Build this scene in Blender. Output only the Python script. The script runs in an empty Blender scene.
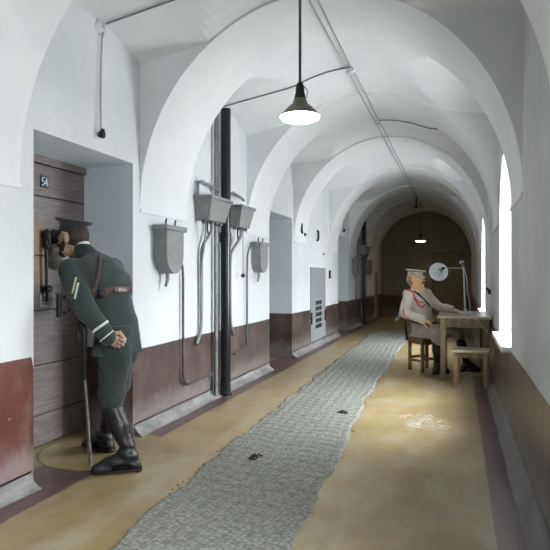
import bpy, bmesh, math, random
import numpy as np
from mathutils import Vector, Matrix
from mathutils.bvhtree import BVHTree
random.seed(7); rng = np.random.default_rng(7)
sc = bpy.context.scene
COL = sc.collection
PI = math.pi
V = Vector

# ------------------------------------------------------------------ materials
def lin(c):
    return tuple(((x/255)/12.92 if x/255 <= .04045 else ((x/255+.055)/1.055)**2.4) for x in c) + (1,)
class N:
    def __init__(s, name):
        s.m = bpy.data.materials.new(name); s.m.use_nodes = True
        s.t = s.m.node_tree; s.n = s.t.nodes; s.n.clear()
        s.out = s.n.new('ShaderNodeOutputMaterial'); s.b = s.n.new('ShaderNodeBsdfPrincipled')
        s.t.links.new(s.b.outputs[0], s.out.inputs[0])
    def new(s, k, **kw):
        x = s.n.new(k)
        for a, v in kw.items(): setattr(x, a, v)
        return x
    def link(s, a, b): s.t.links.new(a, b)
    def math(s, op, a, b=None, c=None, clamp=False):
        x = s.new('ShaderNodeMath', operation=op, use_clamp=clamp)
        for i, v in enumerate((a, b, c)):
            if v is None: continue
            if hasattr(v, 'is_output') : s.link(v, x.inputs[i])
            else: x.inputs[i].default_value = v
        return x.outputs[0]
    def pos(s):
        return s.new('ShaderNodeNewGeometry').outputs['Position']
    def obj(s):
        return s.new('ShaderNodeTexCoord').outputs['Object']
    def noise(s, vec, scale, detail=4, rough=.5, dist=0):
        x = s.new('ShaderNodeTexNoise'); s.link(vec, x.inputs['Vector'])
        x.inputs['Scale'].default_value = scale; x.inputs['Detail'].default_value = detail
        x.inputs['Roughness'].default_value = rough; x.inputs['Distortion'].default_value = dist
        return x.outputs['Fac']
    def mapv(s, vec, scale=(1,1,1), rot=(0,0,0), loc=(0,0,0)):
        x = s.new('ShaderNodeMapping'); s.link(vec, x.inputs[0])
        x.inputs['Scale'].default_value = scale; x.inputs['Rotation'].default_value = rot; x.inputs['Location'].default_value = loc
        return x.outputs[0]
    def step(s, v, a, b, lo=0, hi=1):
        x = s.new('ShaderNodeMapRange'); s.link(v, x.inputs[0]); x.interpolation_type = 'SMOOTHSTEP'
        for i, q in enumerate((a, b, lo, hi)): x.inputs[i+1].default_value = q
        return x.outputs[0]
    def mix(s, f, a, b, blend='MIX'):
        x = s.new('ShaderNodeMix', data_type='RGBA', blend_type=blend)
        if hasattr(f, 'is_output'): s.link(f, x.inputs[0])
        else: x.inputs[0].default_value = f
        for i, v in ((6, a), (7, b)):
            if hasattr(v, 'is_output'): s.link(v, x.inputs[i])
            else: x.inputs[i].default_value = v
        return x.outputs[2]
    def bump(s, h, strength=.3, dist=.01):
        x = s.new('ShaderNodeBump'); s.link(h, x.inputs['Height'])
        x.inputs['Strength'].default_value = strength; x.inputs['Distance'].default_value = dist
        s.link(x.outputs[0], s.b.inputs['Normal'])
    def set(s, **kw):
        for k, v in kw.items():
            i = s.b.inputs[k.replace('_', ' ')]
            if hasattr(v, 'is_output'): s.link(v, i)
            else: i.default_value = v
        return s.m

def plain(name, rgb, rough=.5, metal=0, var=.12, scale=12, bump=.15, bdist=.002, spec=.5, stretch=(1,1,1)):
    k = N(name); p = k.mapv(k.obj(), stretch)
    c = lin(rgb); d = tuple(max(0, x*(1-var*2)) for x in c[:3])+(1,)
    l = tuple(min(1, x*(1+var)) for x in c[:3])+(1,)
    f = k.noise(p, scale, 5, .6)
    k.set(Base_Color=k.mix(k.step(f, .3, .7), d, l), Metallic=metal, Specular_IOR_Level=spec,
          Roughness=(k.step(f, .3, .7, rough-.08, min(1, rough+.08)) if rough > .36 else rough))
    if bump: k.bump(k.noise(p, scale*5, 3), bump, bdist)
    return k.m

def wall_mat(name, split, upper=((196,200,203),(212,215,217))):
    k = N(name); P = k.pos()
    sep = k.new('ShaderNodeSeparateXYZ'); k.link(P, sep.inputs[0])
    x, y, z = sep.outputs
    wob = k.math('MULTIPLY', k.math('SUBTRACT', k.noise(P, 1.3, 2), .5), .03)
    edge = k.math('ADD', split if not callable(split) else split(k, y), wob)
    top = k.step(k.math('SUBTRACT', z, edge), -.004, .004)
    n1 = k.noise(P, 1.1, 6, .6); n2 = k.noise(P, 9, 5, .65)
    white = k.mix(k.step(n1, .3, .7), lin(upper[0]), lin(upper[1]))
    white = k.mix(k.step(n2, .6, .8, 0, .25), white, lin((184,190,196)))
    mar = k.mix(k.step(n1, .35, .65), lin((64,52,51)), lin((86,72,70)))
    if callable(split): mar = k.mix(k.step(y, 2.71, 2.72, 1, 0), mar, k.mix(k.step(n1, .35, .65), lin((84,42,38)), lin((100,54,48))))
    mar = k.mix(k.step(k.noise(k.mapv(P, (1,1,.5)), 5, 6, .7), .45, .7, 0, .6), mar, lin((118,102,98)))
    # pale scuffs where the gloss paint has flaked
    fl = k.step(k.noise(P, 14, 3, .6), .73, .76)
    mar = k.mix(k.math('MULTIPLY', fl, .7), mar, lin((196,176,165)))
    # damp greyish wear rising from the cove
    low = k.math('MULTIPLY', k.step(k.math('ADD', z, k.math('MULTIPLY', n2, -.25)), 0, .18, 1, 0), .55)
    mar = k.mix(low, mar, lin((140,132,130)))
    k.set(Base_Color=k.mix(top, mar, white), Roughness=k.step(top, 0, 1, .32, .75), Specular_IOR_Level=.5)
    h = k.math('ADD', k.math('MULTIPLY', k.noise(P, 3.5, 4), 1), k.math('MULTIPLY', k.noise(P, 30, 3), .12))
    k.bump(h, .35, .02)
    return k.m

M = {}
def left_split(k, y):
    return k.step(y, 2.70, 2.73, .772, .675)
M['wall_left'] = wall_mat('plaster_left_wall', left_split)
M['wall_recess'] = wall_mat('plaster_recess_reveal', .675, ((214,224,232),(228,237,244)))  # wall paint made lighter and bluer to offset the recess's own shade
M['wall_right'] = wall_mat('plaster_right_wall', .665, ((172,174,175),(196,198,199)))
M['wall_end'] = wall_mat('plaster_end_wall', .62, ((122,122,110),(140,138,124)))  # upper tone darkened, mostly standing in for shade at the far end

k = N('vault_plaster'); P = k.pos(); n1 = k.noise(P, .9, 6, .6)
k.set(Base_Color=k.mix(k.step(n1, .3, .7), lin((210,213,215)), lin((224,226,227))), Roughness=.8)
k.bump(k.math('ADD', k.noise(P, 3, 3), k.math('MULTIPLY', k.noise(P, 25, 3), .1)), .3, .02); M['vault'] = k.m

# floor: ochre oil paint down the middle, maroon bands along the walls, ochre again inside the cell recess
k = N('painted_floor'); P = k.pos()
sep = k.new('ShaderNodeSeparateXYZ'); k.link(P, sep.inputs[0]); x, y, z = sep.outputs
w = k.math('MULTIPLY', k.math('SUBTRACT', k.noise(P, 2.5, 3), .5), .05)
xw = k.math('ADD', x, w)
yel = k.math('MULTIPLY', k.step(xw, -2.195, -2.185), k.step(k.math('ADD', x, k.math('MULTIPLY', w, .3)), .168, .176, 1, 0))
# worn arc in front of the near cell door
ax = k.math('ADD', x, 2.42); ay = k.math('SUBTRACT', y, 3.46)
rr = k.math('SQRT', k.math('ADD', k.math('MULTIPLY', ax, ax), k.math('MULTIPLY', ay, ay)))
arc = k.math('MULTIPLY', k.step(rr, .44, .455, 1, 0), k.step(x, -2.2, -2.1, 1, 0))
nic = k.math('MAXIMUM', arc, k.step(x, -2.62, -2.60, 1, 0))
yel = k.math('MAXIMUM', yel, nic, clamp=True)
n1 = k.noise(P, 1.6, 6, .65); n2 = k.noise(k.mapv(P, (1.2,.5,1)), 4, 6, .65); n3 = k.noise(P, 40, 4, .6)
yc = k.mix(k.step(n1, .3, .7), lin((124,106,68)), lin((148,130,90)))
yc = k.mix(k.step(n2, .42, .7, 0, .7), yc, lin((156,150,128)))
yc = k.mix(k.step(n3, .55, .75, 0, .3), yc, lin((96,82,58)))
mc = k.mix(k.step(n2, .3, .75), lin((72,52,52)), lin((106,86,84)))
# flaked pale scratches in the ochre near the table
sx = k.math('ADD', x, .27); sy = k.math('MULTIPLY', k.math('SUBTRACT', y, 4.95), .55)
sd = k.math('SQRT', k.math('ADD', k.math('MULTIPLY', sx, sx), k.math('MULTIPLY', sy, sy)))
scr = k.math('SUBTRACT', k.noise(P, 9, 5, .6, 1.5), .5); scr = k.math('ABSOLUTE', scr)
scr = k.math('MULTIPLY', k.step(scr, .008, .02, 1, 0), k.step(k.math('ADD', sd, k.math('MULTIPLY', k.math('SUBTRACT', k.noise(P, 4, 3), .5), .5)), .12, .2, 1, 0))
colr = k.mix(yel, mc, yc); colr = k.mix(k.math('MULTIPLY', scr, .9), colr, lin((214,216,216)))
crk = k.math('ABSOLUTE', k.math('SUBTRACT', k.noise(P, 1.4, 4, .6, .8), .5))
colr = k.mix(k.step(crk, .001, .003, .22, 0), colr, lin((60,52,44)))
colr = k.mix(k.math('MULTIPLY', k.step(k.math('ABSOLUTE', k.math('SUBTRACT', rr, .452)), .004, .012, .7, 0), k.step(x, -2.2, -2.25, 0, 1)), colr, lin((45,36,34)))
k.set(Base_Color=colr, Roughness=k.math('ADD', k.step(n2, .3, .8, .285, .38), k.math('MULTIPLY', n3, .04)), Specular_IOR_Level=.85)
k.bump(k.math('ADD', k.math('ADD', k.noise(P, 5, 4), k.math('MULTIPLY', n3, .08)), k.math('MULTIPLY', scr, .12)), .25, .012)
M['floor'] = k.m

k = N('cove_cement'); P = k.pos(); n2 = k.noise(k.mapv(P, (1,.3,1)), 9, 6, .7)
k.set(Base_Color=k.mix(k.step(n2, .3, .7), lin((94,90,90)), lin((142,140,139))), Roughness=.55)
k.bump(k.noise(P, 14, 5), .5, .01); M['cove'] = k.m
k = N('cove_cement_grey'); P = k.pos(); n2 = k.noise(k.mapv(P, (1,.3,1)), 9, 6, .7)
k.set(Base_Color=k.mix(k.step(n2, .3, .7), lin((84,82,81)), lin((112,110,108))), Roughness=.6)
k.bump(k.noise(P, 14, 5), .5, .01); M['cove_r'] = k.m

# woven mat
k = N('woven_jute'); P = k.pos()
pw = k.mapv(P, (1,1,1), (0,0,.12))
wv = k.new('ShaderNodeTexVoronoi'); k.link(k.mapv(pw, (30, 62, 1)), wv.inputs['Vector']); wv.inputs['Scale'].default_value = 1; wv.inputs['Randomness'].default_value = .55
d = wv.outputs['Distance']; n = k.noise(P, 2.2, 5, .6); nf = k.noise(P, 60, 3)
c = k.mix(k.step(d, .2, .75), lin((134,136,128)), lin((88,90,84)))
c = k.mix(k.step(n, .35, .7, 0, .4), c, lin((102,104,97)))
c = k.mix(k.math('MULTIPLY', nf, .25), c, lin((158,154,142)))
k.set(Base_Color=c, Roughness=.95, Specular_IOR_Level=.15)
k.bump(k.math('SUBTRACT', 1, d), .6, .009); M['mat'] = k.m

# door planks
k = N('weathered_planks'); P = k.pos()
sep = k.new('ShaderNodeSeparateXYZ'); k.link(P, sep.inputs[0]); x, y, z = sep.outputs
g = k.noise(k.mapv(P, (1, 1.2, 14)), 5, 7, .65, .3); g2 = k.noise(k.mapv(P, (1, .6, 3)), 2.2, 5)
c = k.mix(k.step(g, .3, .7), lin((92,82,80)), lin((124,114,112)))
c = k.mix(k.step(g2, .45, .7, 0, .5), c, lin((108,97,93)))
oy = k.math('MULTIPLY', k.math('MULTIPLY', k.step(z, 1.16, 1.22), k.step(z, 1.62, 1.68, 1, 0)), k.step(y, 3.36, 3.46, 1, 0))
c = k.mix(k.math('MULTIPLY', oy, .6), c, lin((130,104,66)))
sc_ = k.step(k.noise(k.mapv(P, (1,1,2.5)), 11, 4, .6), .68, .73, 0, .6)
c = k.mix(sc_, c, lin((160,156,155)))
k.set(Base_Color=c, Roughness=.45); k.bump(g, .35, .004); M['planks'] = k.m

def wood(name, a, b, rough=.45, st=(1,1,.12)):
    k = N(name); P = k.obj(); g = k.noise(k.mapv(P, st), 40, 6, .6, .4); g2 = k.noise(P, 3, 3)
    c = k.mix(k.step(g, .3, .7), lin(a), lin(b)); c = k.mix(k.step(g2, .4, .8, 0, .35), c, lin(a))
    k.set(Base_Color=c, Roughness=rough); k.bump(g, .3, .002); return k.m
M['wood_stool'] = wood('honey_brown_wood', (92,66,38), (138,104,64))
M['wood_table'] = wood('greyish_table_wood', (98,84,64), (136,120,96))
M['wood_top'] = wood('worn_table_top', (142,132,116), (176,168,152), .28, (1,.12,1))
M['wood_bench'] = wood('pale_bench_wood', (112,92,66), (158,138,108))
M['wood_bench_top'] = wood('pale_bench_top', (150,138,116), (186,176,156), .4, (.12,1,1))

M['zinc'] = plain('grey_painted_sheet_metal', (128,132,131), .5, .25, .1, 8)
M['zinc_dark'] = plain('dull_grey_iron', (84,87,88), .5, .4, .15, 10)
M['pipe'] = plain('grey_pipe_paint', (122,125,126), .42, .3, .12, 14)
M['pole'] = plain('black_pole_paint', (22,23,27), .28, 0, .05, 20, .05)
M['black'] = plain('matte_black', (16,16,17), .55, 0, .2, 20)
M['iron'] = plain('dark_wrought_iron', (46,43,43), .45, .5, .2, 25)
M['iron_pale'] = plain('worn_steel', (158,154,152), .4, .6, .2, 25)
M['wire'] = plain('grey_cable', (158,161,163), .6, 0, .1, 20, 0)
M['wire_dark'] = plain('dark_cable', (126,129,132), .6, 0, .1, 20, 0)
M['porcelain'] = plain('white_porcelain', (200,204,204), .3, 0, .05, 20, 0)
M['shade'] = plain('olive_enamel_shade', (112,112,94), .35, .1, .12, 20, 0)
M['hatch'] = plain('grey_painted_hatch', (140,144,146), .5, .1, .06, 5)
M['plate'] = plain('navy_enamel_plate', (34,42,58), .3, 0, .15, 40, 0)
M['digits'] = plain('white_enamel_digits', (214,218,224), .3, 0, .03, 40, 0)
M['frame'] = plain('white_window_paint', (225,226,224), .5, 0, .05, 10, 0)
M['sill'] = plain('white_sill_paint', (222,224,224), .45, 0, .05, 10)
M['lamp_metal'] = plain('pale_green_grey_enamel', (176,184,180), .35, .1, .06, 30, 0)
M['lamp_inner'] = plain('white_reflector_enamel', (216,224,230), .3, 0, .04, 30, 0)

M['skin'] = plain('skin_wax', (176,148,126), .5, 0, .06, 14, .08)
M['skin_warm'] = plain('skin_wax_warm', (208,164,122), .5, 0, .06, 14, .08)
M['hair'] = plain('short_brown_hair', (62,50,46), .8, 0, .3, 60, .6, .006)
M['hair_grey'] = plain('pale_grey_hair', (150,132,112), .8, 0, .15, 60, .4, .004)
M['hair_dark'] = plain('dark_hair', (34,29,28), .85, 0, .3, 60, .6, .006)
def cloth(name, rgb, var=.12):
    k = N(name); P = k.obj(); c = lin(rgb); n = k.noise(P, 7, 5, .6); nf = k.noise(P, 380, 2)
    k.set(Base_Color=k.mix(k.step(n, .3, .7), tuple(q*(1-var) for q in c[:3])+(1,), tuple(min(1, q*(1+var)) for q in c[:3])+(1,)), Roughness=.9, Specular_IOR_Level=.2, Sheen_Weight=.15)
    k.bump(k.math('ADD', k.math('MULTIPLY', k.noise(P, 11, 3, .5, .6), 1), k.math('MULTIPLY', nf, .05)), .5, .012); return k.m
M['green_cloth'] = cloth('dark_green_wool', (50,59,58))
M['trouser'] = cloth('dark_green_trouser_wool', (44,52,52))
M['grey_tunic'] = cloth('grey_beige_wool', (176,166,158))
M['grey_trouser'] = cloth('grey_trouser_wool', (164,156,152))
M['cap_green'] = cloth('dark_cap_wool', (50,52,56))
M['cap_grey'] = cloth('pale_cap_wool', (166,160,146))
M['boot'] = plain('black_boot_leather', (30,31,36), .34, 0, .25, 16, .6, .006)
M['leather'] = plain('brown_strap_leather', (74,52,46), .4, 0, .15, 30)
M['leather_black'] = plain('black_holster_leather', (28,26,30), .25, 0, .15, 30)
M['braid_white'] = plain('white_braid', (196,200,200), .7, 0, .05, 60)
M['braid_gold'] = plain('yellow_braid', (176,172,134), .7, 0, .1, 60)
M['braid_red'] = plain('red_cord', (186,54,46), .7, 0, .1, 60)
M['brass'] = plain('brass', (190,170,130), .3, .8, .1, 40, 0)
M['steel'] = plain('polished_steel', (170,174,180), .25, .9, .1, 40, 0)
def emit(name, rgb, strength):
    k = N(name); k.set(Base_Color=(0.8,.8,.8,1), Roughness=.4, Emission_Color=lin(rgb), Emission_Strength=strength); return k.m
M['lit'] = emit('lit_opal_glass', (255,250,244), 16.0)
M['lit_warm'] = emit('lit_warm_opal_glass', (255,222,178), 42.0)
k = N('window_glass'); tr_ = k.new('ShaderNodeBsdfTransparent'); tr_.inputs[0].default_value = (.96,.97,.97,1); gl_ = k.new('ShaderNodeBsdfGlossy'); gl_.inputs['Roughness'].default_value = .02
fr_ = k.new('ShaderNodeFresnel'); mxs = k.new('ShaderNodeMixShader'); k.link(fr_.outputs[0], mxs.inputs[0]); k.link(tr_.outputs[0], mxs.inputs[1]); k.link(gl_.outputs[0], mxs.inputs[2]); k.link(mxs.outputs[0], k.out.inputs[0]); k.n.remove(k.b); M['glass'] = k.m

# ------------------------------------------------------------------ mesh building
class MB:
    """collects shapes (world coordinates) and links them as ONE mesh object"""
    def __init__(s): s.v = []; s.f = []; s.sm = []
    def add(s, vs, fs, smooth=False):
        o = len(s.v); s.v += [tuple(v) for v in vs]; s.f += [tuple(i+o for i in f) for f in fs]; s.sm += [smooth]*len(fs); return s
    def bm(s, b, smooth=False):
        b.verts.index_update(); s.add([v.co.copy() for v in b.verts], [[v.index for v in f.verts] for f in b.faces], smooth); b.free(); return s
    def box(s, c, d, rot=None, bev=0.0, seg=2):
        b = bmesh.new(); bmesh.ops.create_cube(b, size=1)
        for v in b.verts: v.co = V((v.co.x*d[0], v.co.y*d[1], v.co.z*d[2]))
        if bev: bmesh.ops.bevel(b, geom=b.edges[:], offset=bev, segments=seg, affect='EDGES', profile=.6)
        R = rot or Matrix.Identity(3)
        for v in b.verts: v.co = R @ v.co + V(c)
        return s.bm(b)
    def bb(s, lo, hi, bev=0.0):
        return s.box([(a+b)/2 for a, b in zip(lo, hi)], [b-a for a, b in zip(lo, hi)], None, bev)
    def cyl(s, p0, p1, r0, r1=None, n=20, caps=True):
        r1 = r0 if r1 is None else r1; p0, p1 = V(p0), V(p1); z = (p1-p0).normalized()
        x = z.orthogonal().normalized(); y = z.cross(x)
        vs = [p+(x*math.cos(a)+y*math.sin(a))*r for p, r in ((p0, r0), (p1, r1)) for a in [2*PI*i/n for i in range(n)]]
        s.add(vs, [(i, (i+1) % n, n+(i+1) % n, n+i) for i in range(n)], True)
        if caps: s.add(vs[:n], [tuple(range(n))[::-1]]); s.add(vs[n:], [tuple(range(n))])
        return s
    def lathe(s, prof, c, axis=(0,0,1), n=32, sx=1, sy=1):
        z = V(axis).normalized(); x = z.orthogonal().normalized() if abs(z.z) < .999 else V((1,0,0)); y = z.cross(x); c = V(c)
        vs = [c+z*h+(x*math.cos(2*PI*i/n)*sx+y*math.sin(2*PI*i/n)*sy)*max(r, 1e-4) for r, h in prof for i in range(n)]
        fs = [(j*n+i, j*n+(i+1) % n, (j+1)*n+(i+1) % n, (j+1)*n+i) for j in range(len(prof)-1) for i in range(n)]
        return s.add(vs, fs, True)
    def tube(s, pts, r, n=10, smooth_path=0, caps=True):
        pts = [V(p) for p in pts]
        for _ in range(smooth_path):
            q = [pts[0]]
            for a, b in zip(pts, pts[1:]): q += [a*.75+b*.25, a*.25+b*.75]
            q.append(pts[-1]); pts = q
        rs = r if isinstance(r, (list, tuple)) else None
        up = None; rings = []
        for i, p in enumerate(pts):
            t = (pts[min(i+1, len(pts)-1)]-pts[max(i-1, 0)]).normalized()
            if up is None: up = t.orthogonal().normalized()
            up = (up-t*up.dot(t)).normalized(); w = t.cross(up)
            rad = r if rs is None else rs[0]+(rs[1]-rs[0])*i/(len(pts)-1)
            rings += [p+(up*math.cos(2*PI*j/n)+w*math.sin(2*PI*j/n))*rad for j in range(n)]
        m = len(pts)
        s.add(rings, [(i*n+j, i*n+(j+1) % n, (i+1)*n+(j+1) % n, (i+1)*n+j) for i in range(m-1) for j in range(n)], True)
        if caps: s.add(rings[:n], [tuple(range(n))[::-1]]); s.add(rings[-n:], [tuple(range(n))])
        return s
    def prism(s, poly, off, bev=0.0):
        b = bmesh.new(); vs = [b.verts.new(p) for p in poly]; f = b.faces.new(vs)
        r = bmesh.ops.extrude_face_region(b, geom=[f])
        for e in r['geom']:
            if isinstance(e, bmesh.types.BMVert): e.co += V(off)
        bmesh.ops.recalc_face_normals(b, faces=b.faces)
        if bev: bmesh.ops.bevel(b, geom=b.edges[:], offset=bev, segments=2, affect='EDGES')
        return s.bm(b)
    def ball(s, c, r, R=None, n=16):
        b = bmesh.new(); bmesh.ops.create_uvsphere(b, u_segments=n, v_segments=n//2+2, radius=1)
        rr = (r, r, r) if not isinstance(r, (tuple, list)) else r
        for v in b.verts:
            q = V((v.co.x*rr[0], v.co.y*rr[1], v.co.z*rr[2])); v.co = (R @ q if R else q)+V(c)
        return s.bm(b, True)
    def build(s, name, m, parent=None, flat=False):
        off = V(parent['_o']) if parent is not None else V((0,0,0))
        me = bpy.data.meshes.new(name); me.from_pydata([tuple(V(v)-off) for v in s.v], [], s.f)
        for p, q in zip(me.polygons, s.sm): p.use_smooth = q and not flat
        me.validate(); me.update()
        ms = m if isinstance(m, (list, tuple)) else [m]
        for q in ms: me.materials.append(q if not isinstance(q, str) else M[q])
        o = bpy.data.objects.new(name, me); COL.objects.link(o)
        if parent is not None: o.parent = parent; o['_o'] = tuple(off)
        return o
def thing(name, label, cat, loc=(0,0,0), group=None):
    o = bpy.data.objects.new(name, None); COL.objects.link(o); o.location = loc; o.empty_display_size = .1
    o['_o'] = tuple(loc); tag(o, label, cat, group); return o
def tag(o, label, cat, group=None):
    o['label'] = label; o['category'] = cat
    if group: o['group'] = group
    return o
def struct(o): o['kind'] = 'structure'; return o
def copy_tree(o, delta=(0,0,0), parent=None, label=None, cmap=None):
    c = o.copy(); COL.objects.link(c)
    if parent is not None: c.parent = parent
    else: c.location = o.location+V(delta)
    if label: c['label'] = label
    for ch in list(o.children): copy_tree(ch, parent=c)
    return c
def single(mb, name, m, label, cat, loc, group=None):
    """a thing that is one mesh, with its origin at loc"""
    class _P(dict): pass
    off = V(loc); mb.v = [tuple(V(v)-off) for v in mb.v]; o = mb.build(name, m); o.location = off
    return tag(o, label, cat, group)

# ------------------------------------------------------------------ camera
cam = bpy.data.objects.new('camera', bpy.data.cameras.new('camera')); COL.objects.link(cam)
cam.location = (0, 0, 1.25); cam.rotation_euler = (PI/2, 0, math.radians(18.097))
cam.data.sensor_width = 36; cam.data.lens = 560/550*36; cam.data.shift_y = .0018; cam.data.clip_start = .02
sc.camera = cam

# ------------------------------------------------------------------ the corridor
XL, XR = -2.40, .393
CX, A = (XL+XR)/2, (XR-XL)/2
Y0, Y1 = -2.6, 18.6
HS, RISE = 1.78, 1.50
RIBS = [(-2.6,-2.3), (-.55,.25), (1.82,2.61), (3.89,4.70), (6.25,7.05), (8.28,9.02), (10.72,11.55), (12.95,13.8), (15.2,16.0), (17.4,18.1)]
NICHES = [(2.72,3.79), (7.10,8.17), (11.65,12.74)]
WINS = [(1.02,.60), (5.36,.64), (9.75,.62)]     # centre y, half width
NX, NZ, SPL = -2.9, 2.125, .07

def rib_z(x): return HS+RISE*math.sqrt(max(0, 1-((x-CX)/A)**2))
def bay_z(x, y, a, b):
    t = (y-(a+b)/2)/((b-a)/2); r = abs(x-CX)
    lw = 2.93+.12*(1-t*t); L = lw+.165*(A-r)
    R = rib_z(x)+.035*min(1, (1-abs(t))*6+.55)
    kk = .03; h = max(0, min(1, .5+.5*(R-L)/kk)); return L*(1-h)+R*h+kk*h*(1-h)
mb = MB(); NXS = 73
xs = [CX-A*math.cos(PI*i/(NXS-1)) for i in range(NXS)]
st = []
for i, (a, b) in enumerate(RIBS):
    st += [(a, 'r', None), (b, 'r', None)]
    nb = RIBS[i+1][0] if i+1 < len(RIBS) else Y1
    for j in range(15): st.append((b+(nb-b)*j/14, 'b', (b, nb if i+1 < len(RIBS) else Y1+.6)))
ex = lambda x: x      # the vault dies into the walls
rows = [[(x, y, (rib_z(x) if kd == 'r' else bay_z(x, y, *ab))) for x in xs] for y, kd, ab in st]
vs = [p for r in rows for p in r]
sm = MB(); sm.add(vs, [(j*NXS+i, (j+1)*NXS+i, (j+1)*NXS+i+1, j*NXS+i+1) for j in range(len(rows)-1) for i in range(NXS-1)])
ceil = sm.build('ceiling', 'vault'); struct(ceil)

def quad(mb, a, b, c, d): mb.add([a, b, c, d], [(0,1,2,3)])
# left wall with cell recesses
mb = MB(); T = 3.3
ys = [Y0]+[q for n in NICHES for q in n]+[Y1]
for i in range(0, len(ys), 2): quad(mb, (XL,ys[i],0), (XL,ys[i+1],0), (XL,ys[i+1],T), (XL,ys[i],T))
for a, b in NICHES:
    quad(mb, (XL,a,NZ), (XL,b,NZ), (XL,b,T), (XL,a,T))
    quad(mb, (XL,b,0), (NX,b+SPL,0), (NX,b+SPL,NZ), (XL,b,NZ))
    quad(mb, (NX,a-SPL,0), (XL,a,0), (XL,a,NZ), (NX,a-SPL,NZ))
    quad(mb, (XL,a,NZ), (NX,a-SPL,NZ), (NX,b+SPL,NZ), (XL,b,NZ))
    quad(mb, (NX-.12,a-.3,0), (NX-.12,b+.3,0), (NX-.12,b+.3,NZ+.2), (NX-.12,a-.3,NZ+.2))
wl = struct(mb.build('wall_left', ['wall_left', 'wall_recess']))
for p in wl.data.polygons:
    if all(wl.data.vertices[v].co.x <= XL+1e-4 for v in p.vertices) and any(wl.data.vertices[v].co.x < XL-.01 for v in p.vertices): p.material_index = 1

# right wall with arched window openings
mb = MB(); SILL, WSP, WX = .69, 1.75, .86
segs = [Y0]
def archpts(c, hw, n=18): return [(c-hw*math.cos(PI*i/n), WSP+hw*math.sin(PI*i/n)) for i in range(n+1)]
prev = Y0
for c, hw in WINS:
    quad(mb, (XR,prev,0), (XR,c-hw,0), (XR,c-hw,T), (XR,prev,T)); prev = c+hw
    quad(mb, (XR,c-hw,0), (XR,c+hw,0), (XR,c+hw,SILL), (XR,c-hw,SILL))
    ap = archpts(c, hw)
    for (ya, za), (yb, zb) in zip(ap, ap[1:]): quad(mb, (XR,ya,za), (XR,yb,zb), (XR,yb,T), (XR,ya,T))
    ol = [(c-hw, SILL)]+ap+[(c+hw, SILL)]
    for (ya, za), (yb, zb) in zip(ol+[], (ol+[ol[0]])[1:]+[]):
        s1 = lambda y: c+(y-c)*.86
        quad(mb, (XR,ya,za), (WX,s1(ya),za), (WX,s1(yb),zb), (XR,yb,zb))
quad(mb, (XR,prev,0), (XR,Y1,0), (XR,Y1,T), (XR,prev,T))
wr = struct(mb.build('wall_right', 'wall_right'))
for i, (c, hw) in enumerate(WINS):
    w = thing('window_%d' % (i+1), 'white arched window with glazing bars deep in the right wall', 'window', (WX,c,SILL)); struct(w)
    for kx in ('label', 'category'): del w[kx]
    fr = MB(); h2 = hw*.86; ap = [(c+(y-c)*.86, z) for y, z in archpts(c, hw)]
    fr.bb((WX-.01,c-h2,SILL), (WX+.05,c+h2,SILL+.06)); fr.bb((WX-.01,c-h2,SILL), (WX+.05,c-h2+.05,WSP)); fr.bb((WX-.01,c+h2-.05,SILL), (WX+.05,c+h2,WSP))
    fr.tube([(WX+.02,y,z-.02) for y, z in ap], .03, 6)
    fr.bb((WX,c-.02,SILL), (WX+.04,c+.02,WSP+hw)); 
    for z in (1.05, 1.46, WSP): fr.bb((WX,c-h2,z-.016), (WX+.035,c+h2,z+.016))
    fr.build('window_frame', 'frame', w)
    g = MB(); g.add([(WX+.02,y,z) for y, z in [(c-h2,SILL)]+ap+[(c+h2,SILL)]], [tuple(range(len(ap)+2))]); g.build('window_pane', 'glass', w)
    sl = MB(); sl.box(((XR-.07+WX)/2, c, SILL-.02), (WX-XR+.07, 2*hw-.03, .05), None, .008); 
    sl.build('window_sill', 'sill', w)

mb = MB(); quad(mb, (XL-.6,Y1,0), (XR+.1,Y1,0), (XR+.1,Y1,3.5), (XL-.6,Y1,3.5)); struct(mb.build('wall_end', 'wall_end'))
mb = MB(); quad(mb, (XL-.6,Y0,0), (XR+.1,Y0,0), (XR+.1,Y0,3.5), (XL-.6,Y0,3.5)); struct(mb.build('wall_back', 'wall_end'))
mb = MB(); mb.bb((XL-.75,Y0-.05,-.1), (XR+.08,Y1+.05,0)); struct(mb.build('floor', 'floor'))

def cove(name, spans, xw, dx, h, m, am=1):
    mb = MB()
    for a, b in spans:
        n = max(2, int((b-a)/.06)); prof = [(0,h), (.18,h*.62), (.5,h*.26), (1,0.0)]
        rows = []
        for i in range(n+1):
            y = a+(b-a)*i/n; j = 1+.15*am*(math.sin(y*7.3)*.5+math.sin(y*17.1)*.3+rng.uniform(-.3,.3))
            for u, z in [(0,h+.012)]+prof: rows.append((xw+dx*u*j, y, max(.002, z*(.9+.1*j))))
        K = 5
        mb.add(rows, [(i*K+k2, (i+1)*K+k2, (i+1)*K+k2+1, i*K+k2+1) for i in range(n) for k2 in range(K-1)], True)
    return struct(mb.build(name, m))
cove('baseboard_left', [(Y0,2.70), (3.81,7.08), (8.19,11.63), (12.76,Y1)], XL, .075, .085, 'cove')
cove('baseboard_right', [(Y0,Y1)], XR, -.095, .085, 'cove_r', .3)
# small plaster ledges the ribs spring from
mb = MB()
for a, b in RIBS[1:]:
    mb.bb((XL-.01,a,HS-.025), (XL+.012,b,HS+.004)); mb.bb((XR-.012,a,HS-.025), (XR+.01,b,HS+.004))
struct(mb.build('trim_1', 'vault'))

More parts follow.
